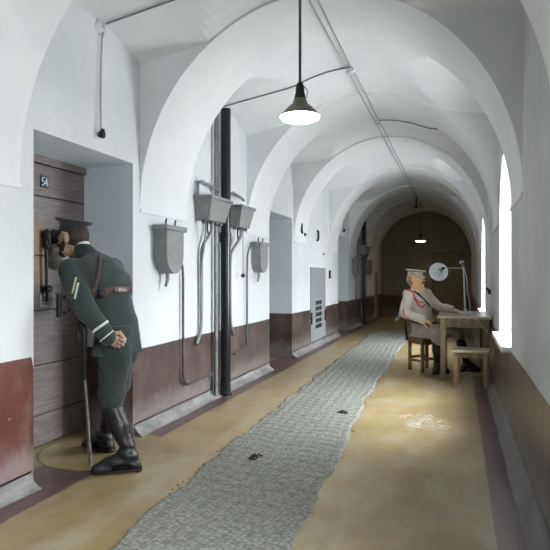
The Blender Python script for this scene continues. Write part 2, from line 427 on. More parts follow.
# ------------------------------------------------------------------ cell doors
def cell_door(a, b, idx, hardware):
    d = thing('door_%d' % idx, '', '', (NX,(a+b)/2,0)); struct(d); del d['label']; del d['category']
    mb = MB(); zs = [0.01,.235,.60,1.0,1.40,1.835,2.07]
    for z0, z1 in zip(zs, zs[1:]): mb.bb((NX-.06,a-.02,z0+.003), (NX+.0,b+.02,z1-.003), .006)
    mb.build('planks', 'planks', d)
    bk = MB(); bk.bb((NX-.085,a-.09,-.01), (NX-.03,b+.09,NZ+.03)); bk.build('seam_light_block', 'iron', d)  # unseen slab added to stop sky light leaking through the plank seams
    f = MB(); f.bb((NX-.05,a-.06,2.07), (NX+.025,b+.06,NZ+.01), .004); f.bb((NX-.05,b+.02,0), (NX+.02,b+.075,NZ), .004); f.bb((NX-.05,a-.075,0), (NX+.02,a-.02,NZ), .004)
    f.build('door_frame', 'planks', d)
    if hardware:
        # rusty lever bar with bosses, peephole housing, lock plates
        h = MB(); h.tube([(NX+.03,3.375,1.56), (NX+.035,3.377,1.4), (NX+.03,3.39,1.06)], .011); h.build('lever_bar', 'iron', d)
        h = MB(); h.ball((NX+.03,3.385,1.55), (.03,.026,.045)); h.ball((NX+.03,3.40,1.51), (.022,.022,.06)); h.ball((NX+.03,3.385,1.46), (.025,.018,.025)); h.build('bar_boss', 'iron', d)
        h = MB(); h.ball((NX+.02,3.415,1.155), (.03,.04,.028)); h.ball((NX+.03,3.385,1.155), (.025,.02,.024)); h.build('bar_knob', 'iron', d)
        h = MB(); h.lathe([(.0,.17), (.03,.17), (.045,.15), (.05,.12), (.042,.06), (.055,.03), (.075,0)], (NX,3.51,1.53), (1,0,0)); h.build('peephole', 'black', d)
        h = MB(); h.ball((NX+.0,3.50,1.40), (.115,.085,.105), n=24); h.build('peephole_cover', 'iron_pale', d)
        h = MB(); h.bb((NX-.0,3.345,1.02), (NX+.008,3.425,1.12), .003); h.build('latch_plate', 'iron_pale', d)
        h = MB()
        for z in (1.095, 1.07, 1.045): h.ball((NX+.01,3.40,z), (.006,.014,.007))
        h.build('rivet', 'black', d)
        h = MB(); h.bb((NX,3.53,.935), (NX+.012,3.58,1.115), .002); h.build('keyhole_slot', 'black', d)
        h = MB(); h.bb((NX,3.582,.93), (NX+.006,3.71,1.12), .002); h.build('lock_plate', 'planks', d)
        h = MB()
        for y, z in ((3.605,1.085), (3.605,.965), (3.665,.985)): h.ball((NX+.01,y,z), (.008,.012,.015))
        h.build('lock_bolt', 'black', d)
        for z in (.78, .42, .11):
            pass
        # enamel number plate reading 54
        p = MB(); p.bb((NX,3.352,1.898), (NX+.008,3.432,1.986), .002); pl = p.build('number_plate', 'plate', d)
        dg = MB(); X = NX+.0085
        def seg(y0, z0, y1, z1, w=.0075):
            a_ = V((X, y0, z0)); b_ = V((X, y1, z1)); dd = (b_-a_).normalized(); q = V((1,0,0)).cross(dd)*w/2; e = dd*w/2
            dg.prism([a_-q-e, b_-q+e, b_+q+e, a_+q-e], (.0015,0,0))
        seg(3.386,1.972,3.366,1.972); seg(3.366,1.970,3.364,1.946); seg(3.364,1.946,3.380,1.948); seg(3.380,1.948,3.388,1.934); seg(3.388,1.932,3.378,1.915); seg(3.378,1.914,3.364,1.917)
        seg(3.413,1.972,3.397,1.932); seg(3.397,1.931,3.424,1.931); seg(3.414,1.968,3.416,1.913)
        dg.build('digits', 'digits', pl)
for i, (a, b) in enumerate(NICHES): cell_door(a-SPL, b+SPL, i+1, i == 0)

# grey hatch door in the left wall
h = thing('metal_hatch', 'flush grey metal hatch door with dark vent in left wall between two arches', 'hatch', (XL,9.82,.12))
m_ = MB(); m_.bb((XL-.01,9.27,.11), (XL+.014,10.39,1.40), .004); m_.build('panel', 'hatch', h)
v_ = MB()
for j in range(3):
    for q in range(5): v_.bb((XL+.012,9.62+j*.155,.32+q*.105), (XL+.018,9.74+j*.155,.39+q*.105))
v_.build('vent', 'black', h)
for y in (9.31, 10.33): q = MB(); q.bb((XL+.01,y-.03,.42), (XL+.03,y+.03,.62), .004); q.build('hinge', 'iron', h)
q = MB(); q.bb((XL,10.72,1.2), (XL+.03,10.80,1.36), .006); single(q, 'light_switch', 'black', 'small black switch box on the white wall right of the grey hatch', 'switch', (XL,10.76,1.2))
for nm, pts, lb in (('wall_hook', [(XL,8.63,2.09), (XL+.03,8.63,2.08), (XL+.03,8.63,1.97), (XL+.03,8.67,1.94)], 'small dark iron hook on white wall above the hatch, the left of two'),
                    ('wall_hook', [(XL,9.75,2.06), (XL+.03,9.75,2.05), (XL+.03,9.75,1.92), (XL+.03,9.68,1.88)], 'small dark iron hook on white wall above the hatch, the right of two')):
    q = MB(); q.tube(pts, .018, 8); single(q, nm, 'iron', lb, 'hook', pts[0], 'iron hooks above the hatch')
q = MB(); q.ball((XL+.01,8.88,1.93), .03); single(q, 'wall_bolt', 'iron', 'small round dark bolt head in white wall between the two hooks', 'bolt', (XL,8.88,1.93))
q = MB(); q.ball((XL+.005,10.25,1.66), .025); single(q, 'wall_bolt', 'zinc', 'small grey bolt head in white wall just above the hatch', 'bolt', (XL,10.25,1.66))

# ------------------------------------------------------------------ wall plumbing (left wall, tank bays)
DY = 9.1
def basin(y0, y1, z1, zb, label, name='wall_basin'):
    t = thing(name, label, 'basin', (XL,(y0+y1)/2,zb), 'grey metal basins hung on the left wall')
    c = (y0+y1)/2; hw = (y1-y0)/2; n = 14
    ol = [(c-hw, z1)]+[(c-hw*math.cos(PI*i/n), zb+hw*1.1-hw*1.1*math.sin(PI*i/n)) for i in range(n+1)]+[(c+hw, z1)]
    b = MB(); b.prism([(XL,y,z) for y, z in ol], (.125,0,0), .004); b.build('bowl', 'zinc', t)
    r = MB(); r.bb((XL,c-hw-.03,z1-.025), (XL+.145,c+hw+.03,z1+.02), .01); r.build('rim', 'zinc', t)
    for s_, yy in ((-1, c-.07), (1, c+.09)):
        k_ = MB(); k_.tube([(XL+.07,yy,z1+.01), (XL+.07,yy,z1+.05), (XL+.07,yy+.012,z1+.075)], .008, 8); k_.build('tap', 'iron', t)
    d = MB(); d.tube([(XL+.06,c-.02,zb+.02), (XL+.06,c-.02,zb-.05), (XL+.05,c-.035,zb-.11)], [.02,.012], 8); d.build('drain_spout', 'zinc', t)
    return t
def tank(y0, y1, label):
    c = (y0+y1)/2; t = thing('water_tank', label, 'tank', (XL,c,1.79), 'grey cisterns high on the left wall')
    hw = (y1-y0)/2; z0, z1 = 1.79, 2.01; d0, d1 = .14, .19
    b = MB(); lo = [(XL,c-hw*.8,z0), (XL,c+hw*.8,z0), (XL+d0,c+hw*.8,z0), (XL+d0,c-hw*.8,z0)]; hi = [(XL,c-hw,z1), (XL,c+hw,z1), (XL+d1,c+hw,z1), (XL+d1,c-hw,z1)]
    b.add(lo+hi, [(0,1,2,3), (7,6,5,4), (0,4,5,1), (1,5,6,2), (2,6,7,3), (3,7,4,0)]); b.build('cistern', 'zinc', t)
    r = MB(); r.bb((XL,c-hw-.012,z1-.02), (XL+d1+.012,c+hw+.012,z1+.012), .006); r.build('rim', 'zinc', t)
    l = MB(); l.tube([(XL+.03,c-hw+.03,z1-.03), (XL+.03,c-hw+.03,z1+.13), (XL+.05,c-hw+.08,z1+.155), (XL+.07,c+hw*.4,z1+.125), (XL+.08,c+hw*.7,z1+.10)], .016, 10); l.build('feed_pipe', 'zinc', t)
    for yy in (c-hw*.75, c-hw*.1, c+hw*.3, c+hw*.7):
        q = MB(); q.cyl((XL+.09,yy,z0-.03), (XL+.09,yy,z0+.005), .028); q.build('outlet', 'zinc_dark', t)
    q = MB(); q.tube([(XL+.12,c-hw*.75,z0-.02), (XL+.13,c-hw*.75-.03,z0-.09), (XL+.13,c-hw*.75-.01,z0-.14)], .009, 8); q.build('lever', 'iron', t)
    return t
b1 = basin(4.10, 4.40, 1.655, 1.27, 'grey metal wall basin with rounded bottom between near cell door and black pipe')
b2 = basin(6.40, 6.68, 1.645, 1.29, 'narrow grey metal wall basin right of the black pipe, beside the empty recess')
t1 = tank(4.84, 5.33, 'grey tapered metal cistern on the near side of the tall black pipe')
t2 = tank(5.62, 6.02, 'grey tapered metal cistern on the far side of the tall black pipe')
# tall black drain pole and the pipes beside it
pl = thing('drain_pipe', 'thick glossy black vertical pipe from floor to vault between two cisterns', 'pipe', (XL+.08,5.42,0), 'tall black pipes')
q = MB(); q.cyl((XL+.085,5.42,.015), (XL+.085,5.42,3.0), .053, n=28); q.build('pipe_shaft', 'pole', pl)
q = MB(); q.cyl((XL+.085,5.42,.0), (XL+.085,5.42,.035), .066, n=28); q.build('pipe_collar', 'pole', pl); q = MB(); q.cyl((XL+.085,5.42,1.60), (XL+.085,5.42,1.70), .062, n=28); q.build('pipe_collar', 'pole', pl)
pipes = []
def pipe(name, path, r, m, label, sp=1, cat='pipe', group='grey pipes on the left wall'):
    q = MB(); q.tube([(XL+dx, y, z) for dx, y, z in path], r, 12, sp); o = single(q, name, m, label, cat, (XL+path[0][0], path[0][1], path[0][2]), group); pipes.append(o); return o
pipe('supply_pipe', [(.045,5.26,.03), (.045,5.26,1.0), (.045,5.26,2.2), (.045,5.26,2.93)], .021, 'pipe', 'grey vertical pipe running floor to vault just left of black pipe')
pipe('supply_pipe', [(.02,5.32,.1), (.02,5.32,1.0), (.02,5.33,2.95)], .012, 'pipe', 'thin grey vertical pipe squeezed between thicker grey pipe and black pipe')
pipe('supply_pipe', [(.03,4.50,1.40), (.03,4.57,1.34), (.03,4.57,1.0), (.03,4.57,.50), (.03,4.57,.31), (.03,4.64,.255), (.03,4.75,.25), (.03,5.17,.255), (.03,5.22,.25), (.03,5.22,.06)], .011, 'pipe_dark' if 'pipe_dark' in M else 'zinc_dark', 'thin pipe dropping from near basin then turning along dado to black pipe', 2)
pipe('flush_pipe', [(.09,5.06,1.76), (.09,5.06,1.68), (.035,4.96,1.56), (.03,4.95,1.40), (.03,4.95,.80), (.03,4.93,.70), (.03,4.84,.60)], .017, 'pipe', 'bent grey flush pipe below the near cistern ending in the dado', 2)
pipe('flush_pipe', [(.09,4.93,1.76), (.08,4.93,1.6), (.03,4.93,1.3), (.03,4.94,.85)], .009, 'pipe', 'thinnest straight pipe below the near cistern, left of flush pipe', 1)
pipe('flush_pipe', [(.09,5.84,1.76), (.09,5.84,1.68), (.035,5.72,1.54), (.03,5.67,1.46), (.03,5.67,.78), (.03,5.70,.70), (.03,5.77,.60)], .017, 'pipe', 'bent grey flush pipe below the far cistern ending in the dado', 2)
pipe('supply_pipe', [(.06,6.44,1.66), (.05,6.32,1.65), (.035,6.20,1.55), (.03,6.19,1.40), (.03,6.19,.5), (.03,6.19,.44), (.03,6.16,.40), (.03,5.80,.38)], .011, 'zinc_dark', 'thin pipe dropping from the basin beside empty recess to the dado', 2)
cp = thing('pull_chain', 'thin pull chain with black knob hanging below the far cistern', 'chain', (XL+.08,5.93,1.27), 'cistern pull chains')
q = MB(); q.cyl((XL+.08,5.93,1.27), (XL+.08,5.93,1.76), .005, n=8); q.build('chain', 'zinc_dark', cp)
q = MB(); q.ball((XL+.08,5.93,1.255), .024); q.build('knob', 'black', cp)
far = [(b1, 'dull grey metal basin left of the black pipe in the dim far bay'), (b2, 'dull metal basin right of the black pipe in the dim far bay'),
       (t1, 'grey cistern left of the black pipe in the dim far bay'), (t2, 'grey cistern right of the black pipe in the dim far bay'),
       (pl, 'black vertical pipe standing in the dim far bay'), (pipes[0], 'thick grey vertical pipe left of the black pipe in the dim far bay'),
       (pipes[2], 'thin bent pipe under the left basin of the dim far bay')]
for o, lb in far: copy_tree(o, (0,DY,0), label=lb)

# drop cables with black sockets beside the cell recesses
def drop(y, label):
    t = thing('hanging_socket', label, 'socket', (XL,y,2.2), 'black sockets hung above the cell recesses')
    q = MB(); q.lathe([(0,0.03), (.03,.03), (.05,.02), (.058,0)], (XL,y+.01,3.0), (1,0,0)); q.ball((XL+.035,y+.01,3.0), .014); q.build('rosette', 'porcelain', t)
    q = MB(); q.tube([(XL+.03,y+.01,2.97), (XL+.02,y,2.9), (XL+.02,y-.01,2.5), (XL+.03,y-.02,2.28)], .006, 8, 1); q.build('cable', 'wire', t)
    q = MB(); q.lathe([(0,.035), (.012,.035), (.018,.015), (.026,0), (.027,-.022), (.015,-.03), (0,-.03)], (XL+.035,y-.015,2.245), (.25,0,1)); q.build('socket', 'black', t)
    return t
d0 = drop(3.36, 'black socket on thin cable hanging above the near cell recess')
copy_tree(d0, (0,8.75,0), label='black socket hanging above the farther recess past the grey hatch')

# ------------------------------------------------------------------ ceiling cables
def zc(x, y):
    for i, (a, b) in enumerate(RIBS):
        if a <= y <= b: return rib_z(x)
        nb = RIBS[i+1][0] if i+1 < len(RIBS) else Y1
        if b < y < nb: return bay_z(x, y, b, nb if i+1 < len(RIBS) else Y1+.6)
    return rib_z(x)
for off, lb in ((-.028, 'thin grey ceiling cable along the vault crown, left one of the pair'), (.028, 'thin grey ceiling cable along the vault crown, right one of the pair')):
    q = MB(); q.tube([(CX+.0+off+.004*math.sin(y*3+off*90), y, rib_z(CX)-.012) for y in np.arange(-2.2, 18.2, .3)], .006, 6); single(q, 'ceiling_cable', 'wire', lb, 'cable', (CX+off,-2.2,rib_z(CX)), 'cables along the vault crown')
def cross_cable(y, x1, lb, y1=None):
    y1 = y1 or y; pts = []
    for i in range(41):
        x = CX+(x1-CX)*i/40; yy = y+(y1-y)*i/40; pts.append((x, yy, zc(x, yy)-.012))
    q = MB(); q.tube(pts, .007, 6); single(q, 'ceiling_cable', 'wire_dark', lb, 'cable', pts[0], 'cables branching across the vault')
cross_cable(3.40, XL+.03, 'dark cable crossing the vault above the near cell recess')
cross_cable(5.47, XL+.03, 'dark cable crossing the vault from crown to the black pipe')
cross_cable(7.45, XR-.55, 'dark cable crossing the vault from crown towards the right wall')
for y, lb in ((3.4, 'small round junction box at the vault crown above near pendant'), (5.47, 'small junction box at the vault crown above the cisterns'), (7.45, 'small junction box at vault crown past the second arch')):
    q = MB(); q.lathe([(0,-.03), (.035,-.028), (.042,0)], (CX,y,3.27)); single(q, 'junction_box', 'porcelain', lb, 'junction box', (CX,y,3.27), 'junction boxes on the vault crown')

# ------------------------------------------------------------------ pendant lamps
def pendant(y, zb, label, mlit, swing=0):
    t = thing('pendant_lamp', label, 'lamp', (-1.0,y,zc(-1.0,y)), 'pendant lamps down the corridor')
    q = MB(); q.cyl((-1.0,y,zb+.15), (-1.0,y,zc(-1.0,y)+.01), .0095, n=12); q.build('rod', 'zinc_dark', t)
    q = MB(); q.lathe([(0,.225), (.018,.225), (.028,.2), (.03,.16), (.04,.12), (.02,.10)], (-1.0,y,zb)); q.build('lamp_holder', 'black', t)
    q = MB(); q.lathe([(.028,.135), (.045,.11), (.052,.085), (.075,.068), (.135,.006), (.138,0), (.132,.0), (.07,.058), (.045,.075), (.0,.08)], (-1.0,y,zb)); q.build('lamp_shade', 'shade', t)
    q = MB(); q.lathe([(.133,.004), (.128,-.012), (.10,-.024), (.05,-.031), (0,-.033)], (-1.0,y,zb)); q.build('diffuser', mlit, t)
    q = MB(); q.tube([(-1.0+.045,y,zb+.12), (-1.0+.052,y,zb+.17), (-1.0+.03,y,zb+.2)], .004, 6); q.build('wire_clip', 'steel', t)
    return t
pendant(3.596, 2.31, 'lit near pendant lamp with olive cone shade on long grey rod', 'lit')
pendant(16.3, 2.24, 'small warm lit pendant lamp in the dark far end', 'lit_warm')
# dark ceiling fixture at the far end
q = MB(); q.tube([(-1.0,14.5,3.26), (-1.0,14.5,2.95)], .02, 8); q.cyl((-1.06,14.5,3.0), (-.94,14.5,3.0), .025); single(q, 'ceiling_hook', 'iron', 'dark iron hook hanging from the vault crown near the dark end', 'hook', (-1.0,14.5,3.26))

# end wall door
t = thing('door_4', '', '', (-.3,Y1,0)); struct(t); del t['label']; del t['category']
q = MB(); q.bb((-.72,Y1-.05,.0), (.12,Y1+.02,1.95), .006); q.build('door_panel', plain('olive_painted_door', (120,116,96), .55), t)
q = MB(); q.bb((-.78,Y1-.07,0), (-.72,Y1,2.01), .004); q.bb((.12,Y1-.07,0), (.18,Y1,2.01), .004); q.bb((-.78,Y1-.07,1.95), (.18,Y1,2.01), .004); q.build('door_frame', plain('olive_door_frame', (104,100,86), .55), t)
q = MB(); q.bb((XL,17.0,0), (XL+.04,17.5,1.35), .006); d5 = struct(q.build('door_5', 'hatch'))
# latch on right wall by second window
q = MB(); q.bb((XR-.035,7.55,1.02), (XR,7.68,1.08), .006); q.tube([(XR-.02,7.6,1.06), (XR-.05,7.6,1.1)], .015, 8); single(q, 'wall_latch', 'iron', 'small black iron latch on the right wall past the bright window', 'latch', (XR,7.6,1.04))

# ------------------------------------------------------------------ woven runner
mb = MB(); nx, ny = 60, 420; ya, yb = 1.2, 12.6
def edge(y, pts):
    return float(np.interp(y, [p[0] for p in pts], [p[1] for p in pts]))
LE = [(1.2,-1.47), (2.2,-1.51), (3.4,-1.595), (4.6,-1.62), (7,-1.68), (9.4,-1.735), (12.6,-1.80)]
RE = [(1.2,-.70), (2.45,-.729), (4.3,-.797), (5.65,-.885), (9.6,-.935), (12.6,-.97)]
vs = []
jl = np.cumsum(rng.normal(0,1,ny+1)); jl = jl-np.convolve(np.pad(jl,20,'edge'), np.ones(41)/41, 'valid'); jr = np.cumsum(rng.normal(0,1,ny+1)); jr = jr-np.convolve(np.pad(jr,20,'edge'), np.ones(41)/41, 'valid')
for j in range(ny+1):
    y = ya+(yb-ya)*j/ny; a = edge(y, LE)+.006*max(-3.5,min(3.5,jl[j]))+.006*math.sin(y*9); b = edge(y, RE)+.006*max(-3.5,min(3.5,jr[j]))+.008*math.sin(y*6+1)
    for i in range(nx+1):
        u = i/nx; x = a+(b-a)*u
        z = .016+.0035*math.sin(y*58+x*7+math.sin(x*14)*1.2)*1+.002*math.sin(x*74+y*3)+rng.uniform(-.0012,.0012)
        if i == 0 or i == nx: z = .003
        vs.append((x, y, z))
mb.add(vs, [(j*(nx+1)+i, j*(nx+1)+i+1, (j+1)*(nx+1)+i+1, (j+1)*(nx+1)+i) for j in range(ny) for i in range(nx)], True)
rn = single(mb, 'floor_runner', 'mat', 'long grey woven runner with frayed edges down the corridor floor', 'rug', (-1.2,1.2,0))
# frayed tufts of torn jute along the edges and on top: children of the runner
fr = MB()
for _ in range(150):
    y = rng.uniform(2.0, 8.5); E_ = LE if rng.random() < .6 else RE; x = edge(y, E_)+rng.uniform(-.015,.015); a = rng.uniform(0, 2*PI); l = rng.uniform(.008,.02)
    fr.tube([(x,y,.006), (x+math.cos(a)*l*.6,y+math.sin(a)*l*.6,.010), (x+math.cos(a)*l,y+math.sin(a)*l,.006)], .002, 5)
fo = fr.build('frayed_fringe', plain('dark_jute', (80,78,68), .9)); fo.data.transform(Matrix.Translation((1.2,-1.2,0))); fo.parent = rn; fo['kind'] = 'stuff'
for (x, y, s_) in ((-1.02,4.98,1.0), (-1.33,3.55,.8)):
    fr = MB()
    for _ in range(7):
        a = rng.uniform(-.5,.7); px_, py_ = x+rng.uniform(-.025,.025), y+rng.uniform(-.05,.05)
        fr.tube([(px_,py_,.015), (px_+.03*s_*math.cos(a),py_+.03*s_*math.sin(a),.032), (px_+.06*s_*math.cos(a),py_+.06*s_*math.sin(a),.015)], .006, 5)
    o = fr.build('torn_patch', plain('dark_jute_patch', (42,40,36), .9)); o.data.transform(Matrix.Translation((1.2,-1.2,0))); o.parent = rn

# ------------------------------------------------------------------ furniture
def table():
    x0, x1, y0, y1, H_ = -.235, .372, 6.93, 8.02, .775
    t = thing('table', 'plain greyish wooden table against the right wall under the desk lamp', 'table', ((x0+x1)/2,(y0+y1)/2,0))
    q = MB(); q.bb((x0,y0,H_-.028), (x1,y1,H_), .005); q.build('tabletop', 'wood_top', t)
    q = MB(); a = .05
    q.bb((x0+a,y0+a,H_-.135), (x1-a,y0+a+.022,H_-.028)); q.bb((x0+a,y1-a-.022,H_-.135), (x1-a,y1-a,H_-.028)); q.bb((x0+a,y0+a,H_-.135), (x0+a+.022,y1-a,H_-.028)); q.bb((x1-a-.022,y0+a,H_-.135), (x1-a,y1-a,H_-.028)); q.build('apron', 'wood_table', t)
    for x in (x0+.065, x1-.065):
        for y in (y0+.065, y1-.065): q = MB(); q.box((x,y,(H_-.028)/2), (.062,.062,H_-.028), None, .004); q.build('leg', 'wood_table', t)
    return t
table()
def stool(c, rz, size, H_, leg, tm, lm, label, low):
    t = thing('stool', label, 'stool', (c[0],c[1],0)); R = Matrix.Rotation(rz, 3, 'Z'); C0 = V((c[0],c[1],0)); w, d = size
    P_ = lambda x, y, z: C0+R @ V((x,y,z))
    q = MB(); q.box(P_(0,0,H_-.016), (w,d,.032), R, .006); q.build('seat', tm, t)
    q = MB(); i = leg/2+.02
    for sx, sy, L_, ax in ((0,-1,w,0), (0,1,w,0), (-1,0,d,1), (1,0,d,1)):
        q.box(P_(sx*(w/2-i), sy*(d/2-i), H_-.06), ((w-2*i, .02, .055) if ax == 0 else (.02, d-2*i, .055)), R, .002)
    q.build('apron', lm, t)
    for sx in (-1, 1):
        for sy in (-1, 1): q = MB(); q.box(P_(sx*(w/2-i), sy*(d/2-i), (H_-.032)/2), (leg,leg,H_-.032), R, .004); q.build('leg', lm, t)
    for sx, sy, ax, z in low:
        q = MB(); q.box(P_(sx*(w/2-i), sy*(d/2-i), z), ((w-2*i, .02, .03) if ax == 0 else (.02, d-2*i, .03)), R, .002); q.build('stretcher', lm, t)
    return t
stool((-.42,7.67), math.radians(-50), (.35,.35), .445, .036, 'wood_stool', 'wood_stool', 'brown wooden stool the seated guard is sitting on', [(0,-1,0,.14), (0,1,0,.14), (-1,0,1,.17), (1,0,1,.17)])
stool((.146,6.72), math.radians(-6), (.40,.34), .425, .044, 'wood_bench_top', 'wood_bench', 'pale empty wooden stool in front of the table by the right wall', [(0,1,0,.12)])

# desk lamp
dl = thing('desk_lamp', 'pale jointed desk lamp with round shade standing on the table', 'lamp', (.085,7.35,.775))
q = MB(); q.lathe([(0,0), (.062,0), (.065,.008), (.055,.02), (.026,.03), (.02,.055), (.013,.07)], (.085,7.35,.775)); q.box((.085,7.35,.815), (.05,.03,.035), None, .005); q.build('base', 'lamp_metal', dl)
q = MB(); q.tube([(.085,7.35,.83), (.063,7.37,1.34)], .009, 10); q.build('post', 'lamp_metal', dl)
q = MB(); q.cyl((.063,7.35,1.345), (.063,7.39,1.345), .02); q.build('joint', 'lamp_metal', dl)
q = MB(); q.lathe([(.014,-.008), (.028,-.008), (.028,.008), (.014,.008), (.014,-.008)], (.045,7.37,1.42), (0,1,0)); q.tube([(.058,7.37,1.355), (.05,7.37,1.40)], .006, 8); q.build('ring', 'lamp_metal', dl)
q = MB(); q.tube([(.063,7.37,1.345), (-.06,7.36,1.350), (-.165,7.38,1.352)], .006, 8); q.build('arm', 'lamp_metal', dl)
q = MB(); ax = V((-.15,-.96,-.2)).normalized(); cc = V((-.232,7.33,1.302))
q.lathe([(.118,0), (.116,.002), (.108,-.03), (.085,-.062), (.05,-.085), (.0,-.092)], cc, ax); q.build('lamp_shade', 'lamp_inner', dl)
q = MB(); q.lathe([(0,-.085), (.03,-.08), (.03,-.03), (.022,-.02), (.03,0), (.024,.02), (0,.03)], cc, ax); q.build('bulb', 'porcelain', dl)
q = MB(); q.tube([cc-ax*.09, cc-ax*.12, V((-.165,7.38,1.352))], .014, 10); q.build('neck', 'iron', dl)
q = MB(); q.tube([(.068,7.37,1.33), (.10,7.37,1.24), (.112,7.37,1.15), (.105,7.37,1.07), (.13,7.37,.98), (.14,7.36,.88), (.15,7.33,.79), (.145,7.27,.783), (.16,7.1,.783)], .006, 8, 2); q.build('cord', 'lamp_metal', dl)
q = MB(); q.tube([(.17,7.0,.783), (.2,6.92,.78), (.25,6.91,.68), (.33,6.9,.60), (.38,6.95,.52)], .005, 8, 2); single(q, 'power_cord', 'wire', 'thin pale cord hanging over the front edge of the table towards the wall', 'cord', (.17,7.0,.783))

# ------------------------------------------------------------------ figures: signed distance bodies
def rc(p0, p1, r0, r1=None, k=.02, sq=None): return ('c', np.array(p0, float), np.array(p1, float), r0, r0 if r1 is None else r1, k, sq)
def el(c, r, R=None, k=.02, sub=False): return ('e', np.array(c, float), np.array(r, float), np.eye(3) if R is None else np.array(R, float), k, sub)
def sdf_mesh(prims, vox, fold=None, clip=None):
    lo = np.full(3, 1e9); hi = -lo
    bbs = []
    for p in prims:
        if p[0] == 'c':
            r = max(p[3], p[4])*(max(1, p[6][1]) if p[6] else 1); a = np.minimum(p[1], p[2])-r; b = np.maximum(p[1], p[2])+r
        else:
            r = p[2].max(); a = p[1]-r; b = p[1]+r
        bbs.append((a, b)); lo = np.minimum(lo, a); hi = np.maximum(hi, b)
    lo -= 4*vox; n = np.ceil((hi+4*vox-lo)/vox).astype(int)+1
    D = np.full(n, .25, np.float32)
    for p, (a, b) in zip(prims, bbs):
        k_ = p[5] if p[0] == 'c' else p[4]; pad = k_*1.5+3*vox
        i0 = np.maximum(((a-pad-lo)/vox).astype(int), 0); i1 = np.minimum(((b+pad-lo)/vox).astype(int)+2, n)
        g = [lo[q]+vox*np.arange(i0[q], i1[q]) for q in range(3)]
        X = np.stack(np.meshgrid(*g, indexing='ij'), -1)
        if p[0] == 'c':
            p0, p1 = p[1], p[2]; pa = X-p0; ba = p1-p0
            if p[6]:
                w, q = np.array(p[6][0], float), p[6][1]; w /= np.linalg.norm(w)
                f = (1-1/q); pa = pa-(pa@w)[..., None]*w*f; ba = ba-(ba@w)*w*f
            h = np.clip((pa@ba)/max(ba@ba, 1e-12), 0, 1)
            d = np.linalg.norm(pa-h[..., None]*ba, axis=-1)-(p[3]+(p[4]-p[3])*h)
        else:
            q = (X-p[1])@p[3]; k0 = np.linalg.norm(q/p[2], axis=-1); k1 = np.linalg.norm(q/p[2]**2, axis=-1)
            d = k0*(k0-1)/np.maximum(k1, 1e-9)
        s_ = (slice(i0[0], i1[0]), slice(i0[1], i1[1]), slice(i0[2], i1[2])); o = D[s_]
        if p[0] == 'e' and p[5]:
            h = np.clip(.5-.5*(o+d)/k_, 0, 1); D[s_] = o*(1-h)-d*h+k_*h*(1-h)
        else:
            h = np.clip(.5+.5*(o-d)/k_, 0, 1); D[s_] = o*(1-h)+d*h-k_*h*(1-h)
    if fold or clip:
        g = [lo[q]+vox*np.arange(n[q]) for q in range(3)]
        X, Y, Z = np.meshgrid(*g, indexing='ij', sparse=True)
        if fold: D = D+fold(X, Y, Z).astype(np.float32)
        if clip: D = np.maximum(D, clip(X, Y, Z).astype(np.float32))
    ins = D < 0
    c = np.zeros(np.array(D.shape)-1, int)
    for dx in (0,1):
        for dy in (0,1):
            for dz in (0,1): c += ins[dx:dx+c.shape[0], dy:dy+c.shape[1], dz:dz+c.shape[2]]
    act = (c > 0) & (c < 8); idx = -np.ones(c.shape, int); ii = np.argwhere(act); idx[act] = np.arange(len(ii))
    acc = np.zeros((len(ii), 3)); cnt = np.zeros(len(ii))
    cor = [(a, b, e) for a in (0,1) for b in (0,1) for e in (0,1)]
    for a in cor:
        for ax_ in range(3):
            if a[ax_] == 0:
                b = list(a); b[ax_] = 1
                da = D[ii[:,0]+a[0], ii[:,1]+a[1], ii[:,2]+a[2]]; db = D[ii[:,0]+b[0], ii[:,1]+b[1], ii[:,2]+b[2]]
                m_ = (da < 0) != (db < 0); t_ = np.where(m_, da/np.where(m_, da-db, 1), 0)
                p_ = np.array(a, float)[None].repeat(len(ii), 0); p_[:, ax_] += t_
                acc += p_*m_[:, None]; cnt += m_
    vs = lo+vox*(ii+acc/cnt[:, None])
    fs = []
    for ax_ in range(3):
        u, w = (ax_+1) % 3, (ax_+2) % 3
        sl0 = [slice(None)]*3; sl1 = [slice(None)]*3; sl0[ax_] = slice(0, -1); sl1[ax_] = slice(1, None)
        A_, B_ = ins[tuple(sl0)], ins[tuple(sl1)]; e = np.argwhere(A_ != B_)
        e = e[(e[:, u] > 0) & (e[:, w] > 0) & (e[:, u] < D.shape[u]-1) & (e[:, w] < D.shape[w]-1)]
        fl = A_[tuple(e.T)]
        def cell(du, dw):
            q = e.copy(); q[:, u] -= du; q[:, w] -= dw; return idx[tuple(q.T)]
        q = np.stack([cell(1,1), cell(0,1), cell(0,0), cell(1,0)], 1); q[~fl] = q[~fl][:, ::-1]; fs.append(q)
    return vs, np.concatenate(fs)
def sdf_part(name, prims, vox, m, parent, fold=None, clip=None, sub=None):
    vs, fs = sdf_mesh(prims, vox, fold, clip); off = np.array(parent['_o'])
    me = bpy.data.meshes.new(name); me.from_pydata((vs-off).tolist(), [], fs.tolist())
    me.polygons.foreach_set('use_smooth', [True]*len(me.polygons)); me.update(); me.materials.append(M[m])
    o = bpy.data.objects.new(name, me); COL.objects.link(o); o.parent = parent; o['_o'] = tuple(off)
    bv = BVHTree.FromPolygons(vs.tolist(), fs.tolist()); return o, bv
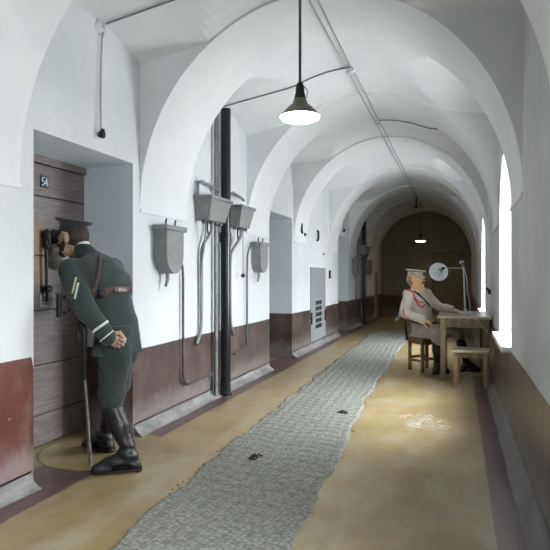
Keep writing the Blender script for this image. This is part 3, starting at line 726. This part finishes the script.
def strip(bv, pts, w, name, m, parent, lift=.003, n=40, closed=False, cut=None, thick=.004, dens=3):
    pts = [V(p) for p in pts]
    if closed: pts.append(pts[0])
    ln = [0]
    for a, b in zip(pts, pts[1:]): ln.append(ln[-1]+(b-a).length)
    P_, Nn = [], []
    for i in range(n+1):
        s_ = ln[-1]*i/n; j = max(q for q in range(len(ln)-1) if ln[q] <= s_+1e-9); f = (s_-ln[j])/max(1e-9, ln[j+1]-ln[j]); p = pts[j].lerp(pts[j+1], f)
        co, no, _, _ = bv.find_nearest(p); P_.append(co); Nn.append(no)
    for _ in range(dens):
        P_ = [P_[0]]+[(P_[i-1]+P_[i]*2+P_[i+1])/4 for i in range(1, n)]+[P_[-1]]
        Nn = [Nn[0]]+[(Nn[i-1]+Nn[i]*2+Nn[i+1]).normalized() for i in range(1, n)]+[Nn[-1]]
    vs = []
    for i, (p, q) in enumerate(zip(P_, Nn)):
        t = (P_[min(i+1, n)]-P_[max(i-1, 0)]).normalized(); s_ = q.cross(t).normalized()
        for a, b in ((-1, -thick), (-1, lift+thick*.4), (-.8, lift+thick), (.8, lift+thick), (1, lift+thick*.4), (1, -thick)):
            e = p+s_*w/2*a
            if abs(a) > .9 or True:
                co, no, _, _ = bv.find_nearest(e)
                if co is not None and (co-e).length < w: e = e.lerp(co, .8)
            vs.append(e+q*b)
    K = 6
    mb = MB(); mb.add(vs, [(i*K+j, i*K+(j+1) % K, (i+1)*K+(j+1) % K, (i+1)*K+j) for i in range(n) for j in range(K)], True)
    mb.add(vs[:K], [tuple(range(K))]); mb.add(vs[-K:], [tuple(range(K))[::-1]])
    return mb.build(name, m, parent)
def frame(f, up=(0,0,1)):
    f = V(f).normalized(); l = V(up).cross(f).normalized(); u = f.cross(l)
    return np.array([f, l, u]).T           # columns: forward, left, up
def head_prims(c, R, s=1.0):
    """c: centre of the skull; R columns forward/left/up"""
    c = np.array(c, float); L = lambda x, y, z: c+R@(np.array([x,y,z])*s)
    P_ = [el(L(-.012,0,.02), np.array([.098,.077,.098])*s, R, .02), el(L(.028,0,-.055), np.array([.062,.056,.066])*s, R, .035),
          rc(L(.070,0,-.098), L(.062,0,-.098), .021*s, .021*s, .022), rc(L(.045,.035,-.07), L(.045,-.035,-.07), .022*s, k=.03),
          rc(L(.078,.025,.018), L(.078,-.025,.018), .012*s, k=.014), rc(L(.086,0,.012), L(.104,0,-.022), .009*s, .013*s, .01),
          rc(L(.095,.012,-.026), L(.095,-.012,-.026), .008*s, k=.006),
          rc(L(.086,.017,-.056), L(.086,-.017,-.056), .007*s, k=.006), rc(L(.082,.015,-.066), L(.082,-.015,-.066), .008*s, k=.006),
          el(L(.092,.031,.004), np.array([.012,.015,.009])*s, R, .008, True), el(L(.092,-.031,.004), np.array([.012,.015,.009])*s, R, .008, True),
          el(L(.080,.031,.003), np.array([.011,.012,.009])*s, R, .002), el(L(.080,-.031,.003), np.array([.011,.012,.009])*s, R, .002)]
    for sg in (1, -1):
        P_ += [rc(L(.0,sg*.078,.022), L(-.012,sg*.090,.018), .009*s, .007*s, .006), rc(L(-.012,sg*.090,.018), L(-.006,sg*.083,-.03), .008*s, .007*s, .008), rc(L(.002,sg*.078,-.005), L(-.006,sg*.081,-.03), .008*s, k=.008)]
    return P_
def hand_prims(w, d, pn, thumb, curl, s=1.0, spread=.06, tc=.5):
    """w wrist, d finger direction, pn palm normal, thumb=+1/-1 side, curl three joint angles"""
    w = np.array(w, float); d = np.array(d, float); d /= np.linalg.norm(d); pn = np.array(pn, float); pn -= d*(pn@d); pn /= np.linalg.norm(pn)
    y = np.cross(pn, d)*thumb; P_ = []
    L = lambda a, b, c: w+(d*a+y*b+pn*c)*s
    P_ += [rc(L(-.03,0,0), L(.012,0,0), .021*s, .024*s, .008, (y, 1.25)), rc(L(.02,.012,0), L(.078,.024,.0), .0165*s, .0125*s, .014), rc(L(.02,0,0), L(.082,.004,-.002), .0165*s, .0125*s, .014),
           rc(L(.02,-.012,0), L(.078,-.015,-.001), .016*s, .012*s, .014), rc(L(.02,-.02,0), L(.070,-.032,.001), .015*s, .0115*s, .014)]
    for b, l, r, i in ((.027,.095,.0088,0), (.006,.104,.0092,1), (-.015,.097,.0088,2), (-.034,.078,.0078,3)):
        base = np.array([.078-(.010 if i == 3 else 0), b, -.001]); a = 0; dirb = spread*(1.5-i)
        p = L(*base)
        for j, (fr_, c_) in enumerate(zip((.46,.30,.24), curl)):
            a += c_; v = (d*math.cos(a)*math.cos(dirb)+y*math.sin(dirb)*math.cos(a)+pn*math.sin(a))*l*fr_*s
            P_.append(rc(p, p+v, (r-.0007*j)*s, (r-.0007*(j+1))*s, .003)); p = p+v
    t0 = L(.018,.024,.006); t1 = L(.045,.048,.018+.02*tc); t2 = L(.07,.048-.02*tc,.028+.028*tc); t3 = L(.088,.040-.04*tc,.03+.035*tc)
    P_ += [rc(t0, t1, .016*s, .0125*s, .012), rc(t1, t2, .011*s, .0095*s, .004), rc(t2, t3, .0095*s, .008*s, .003)]
    return P_
def cap(c, R, parent, m, s=1.0, visor='leather_black', zs=1.0):
    """peaked cap: band, flat crown and visor, each its own mesh"""
    c = V(c.tolist() if hasattr(c, 'tolist') else c); Rm = Matrix(R.tolist()); u = Rm @ V((0,0,1))
    def ring(prof, sx, sy, name, mt, sub=None, dz=0):
        q = MB(); n = 36; vs = []
        for r, h, bk in prof:
            for i in range(n):
                a = 2*PI*i/n; vs.append(c+Rm @ V(((r*math.cos(a)*sx+bk)*s, r*math.sin(a)*sy*s, h*zs*s)))
        q.add(vs, [(j*n+i, j*n+(i+1) % n, (j+1)*n+(i+1) % n, (j+1)*n+i) for j in range(len(prof)-1) for i in range(n)], True)
        return q.build(name, mt, parent)
    crown = ring([(.088,.052,0), (.10,.062,0), (.126,.078,0), (.129,.086,0), (.124,.094,0), (.06,.098,0), (0,.097,0)], 1.06, .98, 'cap_crown', m)
    ring([(.090,.0,0), (.092,.004,0), (.091,.052,0), (.086,.056,0)], 1.12, .93, 'cap_band', m)
    q = MB(); n = 16; vs = []
    for r, dz in ((.088,.012), (.112,.000), (.136,-.022), (.136,-.026), (.110,-.005), (.086,.006)):
        for i in range(n+1):
            a = -1.15+2.3*i/n; ex_ = (r-.088)*max(0, math.cos(a*1.25)); rr_ = .088+ex_
            vs.append(c+Rm @ V(((rr_*math.cos(a)*1.12)*s, rr_*math.sin(a)*.95*s, (dz if r > .09 else .008)*1.0*s)))
    q.add(vs, [(j*(n+1)+i, j*(n+1)+i+1, (j+1)*(n+1)+i+1, (j+1)*(n+1)+i) for j in range(5) for i in range(n)], True); q.build('cap_visor', visor, parent)
    return crown
def folds(amp, fx, fy, fz, ph=0):
    return lambda X, Y, Z: amp*(np.sin(X*fx+Z*fz+ph)*np.sin(Y*fy-Z*fz*.6+ph*2)+.5*np.sin(X*fx*2.1-Y*fy*1.7+Z*fz*1.3))

# ---- standing guard bending to the peephole
g1 = thing('person', 'person in dark green uniform and cap bending to look through cell door, hand behind back', 'person', (-2.15,3.2,0))
Rt = frame((-1,.05,0))
hd = np.array([-2.505,3.205,1.512]); Rh = frame((-1,-.02,-.12), (-.12,0,1))
neck0 = (-2.34,3.21,1.36)
hips = np.array([-2.14,3.20,.86]); chest = np.array([-2.25,3.21,1.20])
Lsh = (-2.36,3.01,1.285); Rsh = (-2.32,3.40,1.29)
Lel = (-2.175,2.925,1.03); Lwr = (-2.065,2.98,.872)
Rel = (-2.42,3.56,1.08); Rwr = (-2.64,3.55,1.05)
W = (0,1,0)
Lleg = [(-2.10,3.12,.84), (-2.115,3.08,.46), (-2.0,3.115,.11)]; Rleg = [(-2.16,3.26,.84), (-2.27,3.38,.47), (-2.40,3.43,.11)]
Lhand = hand_prims(Lwr, (.42,.72,-.45), (.86,-.45,.15), 1, (1.1,1.4,.9), 1.0, .02, 1.0)
Rhand_ = hand_prims(Rwr, (-.85,.1,.4), (0,-1,0), 1, (.3,.3,.3), 1.0)
HS1 = 1.0
body = head_prims(hd, Rh, HS1)+[rc(hd+np.array([.03,0,-.05]), np.array(neck0)+(-.02,0,-.02), .053, .05, .02), rc(np.array(neck0)+(.0,0,-.06), chest, .06, .10, .04, (W,1.4)), rc(chest, hips, .10, .10, .04, (W,1.4)),
    rc(Lsh, Lel, .045, .038, .03), rc(Lel, Lwr, .038, .028, .02), rc(Rsh, Rel, .045, .038, .03), rc(Rel, Rwr, .038, .028, .02),
    rc(chest, Lsh, .05, .045, .03), rc(chest, Rsh, .05, .045, .03)]
for L_ in (Lleg, Rleg): body += [rc(hips, L_[0], .07, .07, .03), rc(L_[0], L_[1], .07, .05, .03), rc(L_[1], L_[2], .05, .03, .02)]
body += Lhand+Rhand_
sdf_part('body', body, .005, 'skin', g1)
# hair and beard
Lh = lambda x, y, z: hd+Rh@(np.array([x,y,z])*HS1)
sdf_part('hair', [el(Lh(-.026,0,.012), np.array([.096,.083,.095]), Rh, .01), rc(Lh(-.055,0,-.03), Lh(-.075,0,-.02), .052, .03, .03)]+[el(Lh(.09,0,-.02), (.09,.12,.13), Rh, .01, True), el(Lh(-.005,.09,-.01), (.035,.03,.05), Rh, .006, True), el(Lh(-.005,-.09,-.01), (.035,.03,.05), Rh, .006, True)], .004, 'hair', g1)
sdf_part('beard', [rc(Lh(.045,.045,-.055), Lh(.082,.0,-.095), .022, .026, .02), rc(Lh(.045,-.045,-.055), Lh(.082,0,-.095), .022, .026, .02), rc(Lh(.096,.02,-.044), Lh(.096,-.02,-.044), .010, .010, .012), rc(Lh(.01,-.062,-.02), Lh(.045,-.05,-.07), .014, .02, .02), rc(Lh(.01,.062,-.02), Lh(.045,.05,-.07), .014, .02, .02)], .004, 'hair_dark', g1)
Rc = frame((-1,-.02,.17), (.3,0,1)); cap(Lh(-.008,0,.034), Rc, g1, 'cap_green', .93)
# tunic
up = np.array(chest)-np.array(hips)
tun = [rc(hips+(0.0,0,-.0), chest, .112, .138, .05, (W,1.42)), rc(chest, np.array([-2.29,3.21,1.29]), .138, .105, .05, (W,1.5)), rc((-2.31,3.07,1.285), (-2.30,3.36,1.30), .078, .078, .05),
       rc(hips+(-.005,0,.06), hips+(.0,0,-.13), .118, .146, .03, (W,1.38)),
       rc(Lsh, Lel, .076, .062, .03), rc(Lel, Lwr, .063, .052, .02), rc(Rsh, Rel, .068, .054, .03), rc(Rel, Rwr, .054, .044, .02),
       rc((-2.35,3.21,1.345), (-2.425,3.21,1.425), .085, .064, .03)]
def f1(X, Y, Z): return folds(.0032, 26, 19, 24)(X, Y, Z)+.004*np.sin(Y*60+X*20)*np.clip((.98-Z)*4, 0, 1)
hem = lambda X, Y, Z: (.742-Z+.05*(X+2.1))*.9
tunic, tb = sdf_part('tunic', tun, .006, 'green_cloth', g1, f1, hem)
def hit(bv, u, v):
    # where the sight line through a point of the picture meets a garment, so that a strap can lie on that cloth
    th = math.radians(18.097); l = (u-275)/560; d = V((l*math.cos(th)-math.sin(th), l*math.sin(th)+math.cos(th), (276-v)/560)).normalized()
    return bv.ray_cast(V((0,0,1.25)), d)[0]
def hits(bv, pts): return [h_ for h_ in (hit(bv, *p) for p in pts) if h_ is not None]
# belt and straps
def ring_pts(c, nrm, r, n=40):
    c = V(c); z = V(nrm).normalized(); x = z.orthogonal().normalized(); y = z.cross(x); return [c+(x*math.cos(2*PI*i/n)+y*math.sin(2*PI*i/n))*r for i in range(n)]
bc = V((-2.19,3.21,1.13)); strip(tb, ring_pts(bc, (-.25,0,1), .19), .042, 'belt', 'leather', g1, .003, 80, True)
strip(tb, hits(tb, [(98,247),(99.5,251),(100,256),(99.5,262),(98,276),(95,288),(93,297)]), .024, 'shoulder_strap', 'leather', g1, .003, 40)
co = hit(tb, 115, 290.5) or V((-2.03,3.16,1.16))
q = MB(); q.ball(co+V((.004,0,0)), (.010,.024,.018)); q.build('belt_slider', 'leather', g1)
q = MB(); q.ball(co+V((.012,.022,-.004)), (.006,.010,.009)); q.build('belt_stud', 'brass', g1)
co2 = hit(tb, 101, 294) or V((-2.1,3.0,1.1))
q = MB(); q.box(co2+V((.008,-.008,.0)), (.045,.085,.05), Matrix.Rotation(.5,3,'Z'), .018, 3); q.build('holster', 'leather_black', g1)
# chevrons and cuff braid on the left sleeve
def lerp(a, b, t): return V(a).lerp(V(b), t)
sd = (V(Lel)-V(Lsh)).normalized()
for j, (tt, mm) in enumerate(((.34,'braid_gold'), (.47,'braid_white'))):
    o_ = lerp(Lsh, Lel, tt); out = V((.42,-.9,0)); side = sd.cross(out).normalized()
    strip(tb, [o_+out*.09-side*.035-sd*.045, o_+out*.10, o_+out*.09+side*.035+sd*.045], .013, 'chevron', mm, g1, .001, 16, thick=.0025)
fd = (V(Lwr)-V(Lel)).normalized()
strip(tb, ring_pts(lerp(Lel, Lwr, .62), fd, .08), .016, 'cuff_braid', 'braid_white', g1, .0015, 44, True, thick=.003)
strip(tb, ring_pts(lerp(Lel, Lwr, .96), fd, .07), .008, 'cuff_piping', 'braid_white', g1, .001, 44, True, thick=.002)
# shirt collar
sdf_part('collar', [rc((-2.420,3.21,1.434), (-2.432,3.21,1.450), .057, .056, .01)], .005, 'braid_white', g1, None, lambda X, Y, Z: 1.452-Z)
# breeches
tr = []
for L_, sg in ((Lleg, -1), (Rleg, 1)):
    a, b, c = [np.array(q_) for q_ in L_]
    tr += [rc(a+(0,0,.04), a+(0,sg*.01,-.12), .095, .095, .04), rc(a+(.0,sg*.01,-.1), b+(.01,0,.03), .098, .080, .04), rc(b+(.01,0,.04), b*.82+c*.18, .082, .058, .03)]
sdf_part('breeches', tr, .006, 'trouser', g1, folds(.004, 28, 24, 38, 1.0), lambda X, Y, Z: np.maximum(Z-.93, .375-Z))
def boot(L_, toe, name='boot', parent=g1, s=1.0, top=.42, r=.062):
    parent_off = parent['_o']; b, c = np.array(L_[1]), np.array(L_[2]); toe = np.array(toe, float); h = np.array([c[0], c[1], .0]); d = toe-h; d[2] = 0; d /= np.linalg.norm(d); w = (-d[1], d[0], 0)
    f = (top+.02-c[2])/(b[2]-c[2]); tp = c+(b-c)*f
    hl = h-d*.055; 
    P_ = [rc(tp, c+(tp-c)*.55, r, r*.97, .02), rc(c+(tp-c)*.55, c+(0,0,.01), r*.95, .045*s, .03), rc(c, hl+(0,0,.05)+d*.02, .046*s, .042*s, .03), rc(c+d*.02-(0,0,.01), toe-d*.06+(0,0,.042), .047*s, .038*s, .03, (w,1.1)),
          rc(toe-d*.10+(0,0,.036), toe-d*.035+(0,0,.034), .038*s, .030*s, .02, (w,1.25))]
    fl = lambda X, Y, Z: .0045*np.sin(Z*95+X*22+Y*10)*np.exp(-((Z-.13)/.075)**2)+.0015*np.sin(Z*40+X*30)
    o, bv = sdf_part(name, P_, .005, 'boot', parent, fl, lambda X, Y, Z: np.maximum(Z-top, .018-Z))
    co = [(v.co.x+parent_off[0], v.co.y+parent_off[1]) for v in o.data.vertices if v.co.z < .05]
    pts = sorted(set((round(a_, 4), round(b_, 4)) for a_, b_ in co)); hull = []
    for seq in (pts, pts[::-1]):
        st_ = []
        for p in seq:
            while len(st_) > 1 and (st_[-1][0]-st_[-2][0])*(p[1]-st_[-2][1])-(st_[-1][1]-st_[-2][1])*(p[0]-st_[-2][0]) <= 0: st_.pop()
            st_.append(p)
        hull += st_[:-1]
    m_ = np.mean(hull, 0); hull = [m_+(np.array(p)-m_)*1.03 for p in hull]
    q = MB(); q.prism([(p[0], p[1], .012) for p in hull], (0,0,.014)); so = q.build('sole', 'leather_black', o)
    q = MB(); hh = [p for p in hull if (np.array(p)-hl[:2])@d[:2] < .045]; q.prism([(p[0], p[1], .0) for p in hh], (0,0,.016)); q.build('heel', 'leather_black', o)
    return o
boot(Lleg, (-2.195,2.985,0)); boot(Rleg, (-2.61,3.47,0))

# sabre hanging at his left side
sb = thing('sabre', 'long thin sabre in black scabbard hanging beside standing guard, tip on floor', 'sabre', (-2.27,3.05,0))
q = MB(); q.tube([(-2.225,2.965,.80), (-2.232,2.975,.70), (-2.24,2.99,.60)], [.016,.014], 10); q.build('scabbard', 'black', sb)
q = MB(); q.tube([(-2.24,2.99,.60), (-2.262,3.05,.32), (-2.285,3.09,.16)], [.011,.011], 10); q.build('scabbard_rail', 'steel', sb)
q = MB(); q.tube([(-2.284,3.089,.165), (-2.302,3.13,.006)], .014, 10); q.build('chape', 'steel', sb)
q = MB(); q.tube([(-2.225,2.965,.79), (-2.22,2.955,.90), (-2.235,2.945,.97)], [.016,.02], 10); q.tube([(-2.23,2.965,.80), (-2.27,2.955,.86), (-2.265,2.945,.95), (-2.235,2.945,.975)], .007, 8, 1); q.build('hilt', 'iron', sb)

# ---- seated guard
g2 = thing('person', 'person in pale grey uniform and cap sitting on a stool at the table', 'person', (-.42,7.65,0))
hp = np.array([-.44,7.68,.52]); ch = np.array([-.485,7.62,.90]); nk = np.array([-.50,7.60,1.075])
tf = V((.80,-.60,0)).normalized(); tl = np.array([-tf.y, tf.x, 0])      # left = to the far side
lft = np.array([.60,.80,0]); hd2 = np.array([-.525,7.56,1.20]); Rh2 = frame((.96,-.26,.10))
Ls = nk+lft*.175+(0,0,-.065); Rs = nk-lft*.185+(0,0,-.065)
Le = np.array([-.245,7.70,.845]); Lw = np.array([-.085,7.60,.815]); Re = np.array([-.66,7.36,.775]); Rw = np.array([-.435,7.30,.70])
Ll = [np.array([-.36,7.76,.525]), np.array([.0,7.66,.53]), np.array([.11,7.72,.11])]; Rl = [np.array([-.47,7.58,.525]), np.array([-.255,7.33,.52]), np.array([-.245,7.42,.11])]
h2L = hand_prims(Lw, (.96,-.12,-.22), (0,0,-1), -1, (.25,.35,.3), 1.2); h2R = hand_prims(Rw, (.88,.12,-.38), (0,.3,-1), 1, (.3,.4,.3), 1.2)
Wl = tuple(lft)
body = head_prims(hd2, Rh2, 1.08)+[rc(hd2+(-.01,.01,-.05), nk, .056, .06, .03), rc(nk, ch, .07, .10, .04, (Wl,1.4)), rc(ch, hp, .10, .10, .04, (Wl,1.35)), rc(nk, Ls, .05, .045, .03), rc(nk, Rs, .05, .045, .03),
     rc(Ls, Le, .04, .03, .01), rc(Le, Lw, .028, .024, .01), rc(Rs, Re, .04, .03, .01), rc(Re, Rw, .028, .024, .01)]
for L_ in (Ll, Rl): body += [rc(hp, L_[0], .07, .07, .03), rc(L_[0], L_[1], .07, .05, .03), rc(L_[1], L_[2], .05, .03, .02)]
sdf_part('body', body+h2L+h2R, .0055, 'skin_warm', g2)
Lq = lambda x, y, z: hd2+Rh2@(np.array([x,y,z])*1.08)
sdf_part('hair', [el(Lq(-.026,0,.012), np.array([.098,.085,.095]), Rh2, .01)]+[el(Lq(.09,0,-.03), (.09,.12,.14), Rh2, .01, True), el(Lq(-.005,.09,-.01), (.035,.03,.05), Rh2, .006, True), el(Lq(-.005,-.09,-.01), (.035,.03,.05), Rh2, .006, True)], .005, 'hair_grey', g2)
sdf_part('moustache', [rc(Lq(.098,0,-.042), Lq(.085,.03,-.052), .010, .006, .008), rc(Lq(.098,0,-.042), Lq(.085,-.03,-.052), .010, .006, .008)], .004, 'hair', g2)
cap(Lq(-.004,0,.060), frame((.93,-.36,-.10), (.10,-.04,1)), g2, 'cap_grey', .98, visor='cap_grey', zs=.74)
tun = [rc(hp+(0,0,.03), ch, .125, .13, .05, (Wl,1.3)), rc(ch, nk-(0,0,.07), .128, .085, .05, (Wl,1.6)), rc(Ls, Rs, .062, .062, .05), rc(nk-(0,0,.04), nk+(0,0,.03), .078, .062, .03),
       rc(Ls, Le, .068, .056, .03), rc(Le, Lw, .057, .052, .02), rc(Rs, Re, .070, .060, .03), rc(Re, Rw, .060, .054, .02),
       rc(hp+(.02,-.02,.03), hp+(.15,-.13,.045), .11, .085, .05, (Wl,1.25))]
tunic2, tb2 = sdf_part('tunic', tun, .006, 'grey_tunic', g2, folds(.0035, 30, 22, 26, .5), lambda X, Y, Z: .50-Z)
tr = []
for L_ in (Ll, Rl):
    a, b, c = L_; tr += [rc(hp, a, .10, .10, .04), rc(a, b, .100, .075, .04), rc(b, b*.7+c*.3, .076, .060, .03)]
sdf_part('breeches', tr, .006, 'grey_trouser', g2, folds(.004, 30, 26, 30, 2.0), lambda X, Y, Z: np.maximum(.38-Z, .449-Z+.6*np.clip((X+.30)*1.0, -1, 0)*0-np.clip((X+.33)*2.5, 0, 1)))
boot(Ll, (.285,7.735,0), parent=g2, top=.47, r=.064); boot(Rl, (-.10,7.50,0), parent=g2, top=.44)
# straps, cords, belt
f_ = lambda a, b, c: V(nk)+V(tf)*a+V(lft)*b+V((0,0,c))
strip(tb2, hits(tb2, [(408.6,288.6),(413.5,291),(418.6,294.3),(425.7,301.4),(429.5,306.5)]), .024, 'shoulder_strap', 'leather_black', g2, .003, 50)
strip(tb2, ring_pts(hp+(0,0,.135), (0.05,-.05,1), .22), .045, 'belt', 'leather_black', g2, .003, 80, True)
for pts in ([(406.2,290),(411.5,291.3),(414.5,299),(418.6,305.5),(422.8,307.3),(424.5,303.7)], [(408.5,290),(413.9,295.5),(419.4,303.0),(423.4,301.4)], [(404.5,316.7),(408,320.3),(413.5,321.5)], [(403.5,309),(404.2,315),(406.5,319.5)]):
    strip(tb2, hits(tb2, pts), .015, 'red_cord', 'braid_red', g2, .004, 40, thick=.006, dens=1)
q = MB(); co = tb2.find_nearest(f_(.25,.09,-.2))[0]; q.ball(co, .013); q.build('brass_badge', 'brass', g2)
# his sabre
sb2 = thing('sabre', 'sabre with pale hilt slung at seated guard\'s hip beside the stool', 'sabre', (-.70,7.60,.55))
q = MB(); q.tube([(-.775,7.47,.675), (-.72,7.50,.70), (-.67,7.52,.69)], .022, 10); q.tube([(-.78,7.46,.68), (-.74,7.44,.73), (-.68,7.47,.73)], .008, 8, 1); q.build('hilt', 'steel', sb2)
q = MB(); q.tube([(-.665,7.52,.69), (-.66,7.56,.60), (-.65,7.60,.50), (-.645,7.63,.40)], .017, 10, 1); q.build('scabbard', 'black', sb2)

# ------------------------------------------------------------------ light
w = bpy.data.worlds.new('overcast_sky'); sc.world = w; w.use_nodes = True; nt = w.node_tree; nt.nodes.clear()
o = nt.nodes.new('ShaderNodeOutputWorld'); bg = nt.nodes.new('ShaderNodeBackground'); nt.links.new(bg.outputs[0], o.inputs[0])
tc = nt.nodes.new('ShaderNodeTexCoord'); sp = nt.nodes.new('ShaderNodeSeparateXYZ'); nt.links.new(tc.outputs['Generated'], sp.inputs[0])
mr = nt.nodes.new('ShaderNodeMapRange'); mr.inputs[1].default_value = -.1; mr.inputs[2].default_value = .15; nt.links.new(sp.outputs[2], mr.inputs[0])
mx = nt.nodes.new('ShaderNodeMix'); mx.data_type = 'RGBA'; nt.links.new(mr.outputs[0], mx.inputs[0]); mx.inputs[6].default_value = (.58,.60,.62,1); mx.inputs[7].default_value = (.93,.97,1.0,1)
mr2 = nt.nodes.new('ShaderNodeMapRange'); nt.links.new(sp.outputs[2], mr2.inputs[0]); mr2.inputs[1].default_value = .2; mr2.inputs[2].default_value = .8; mr2.inputs[3].default_value = .7; mr2.inputs[4].default_value = 2.2
vm = nt.nodes.new('ShaderNodeVectorMath'); vm.operation = 'SCALE'; nt.links.new(mx.outputs[2], vm.inputs[0]); nt.links.new(mr2.outputs[0], vm.inputs['Scale']); nt.links.new(vm.outputs[0], bg.inputs[0]); bg.inputs[1].default_value = 54.0
for i, (c, hw) in enumerate(WINS):
    l = bpy.data.lights.new('window_daylight', 'AREA'); l.shape = 'RECTANGLE'; l.size = 2*hw*.9; l.size_y = WSP+hw-SILL
    lo = bpy.data.objects.new('window_daylight', l); COL.objects.link(lo); lo.location = (WX+.08, c, (WSP+hw+SILL)/2)
    lo.rotation_euler = (PI/2, 0, PI/2); l.cycles.is_portal = True
sc.cycles.use_denoising = True
try: sc.cycles.denoiser = 'OPENIMAGEDENOISE'
except Exception: pass
sc.cycles.max_bounces = 12; sc.cycles.diffuse_bounces = 8; sc.cycles.sample_clamp_indirect = 10
vs_ = sc.view_settings; vs_.view_transform = 'Standard'; vs_.look = 'None'; vs_.gamma = 1; vs_.use_curve_mapping = False; vs_.exposure = 0.0
for o in bpy.data.objects:
    if '_o' in o: del o['_o']
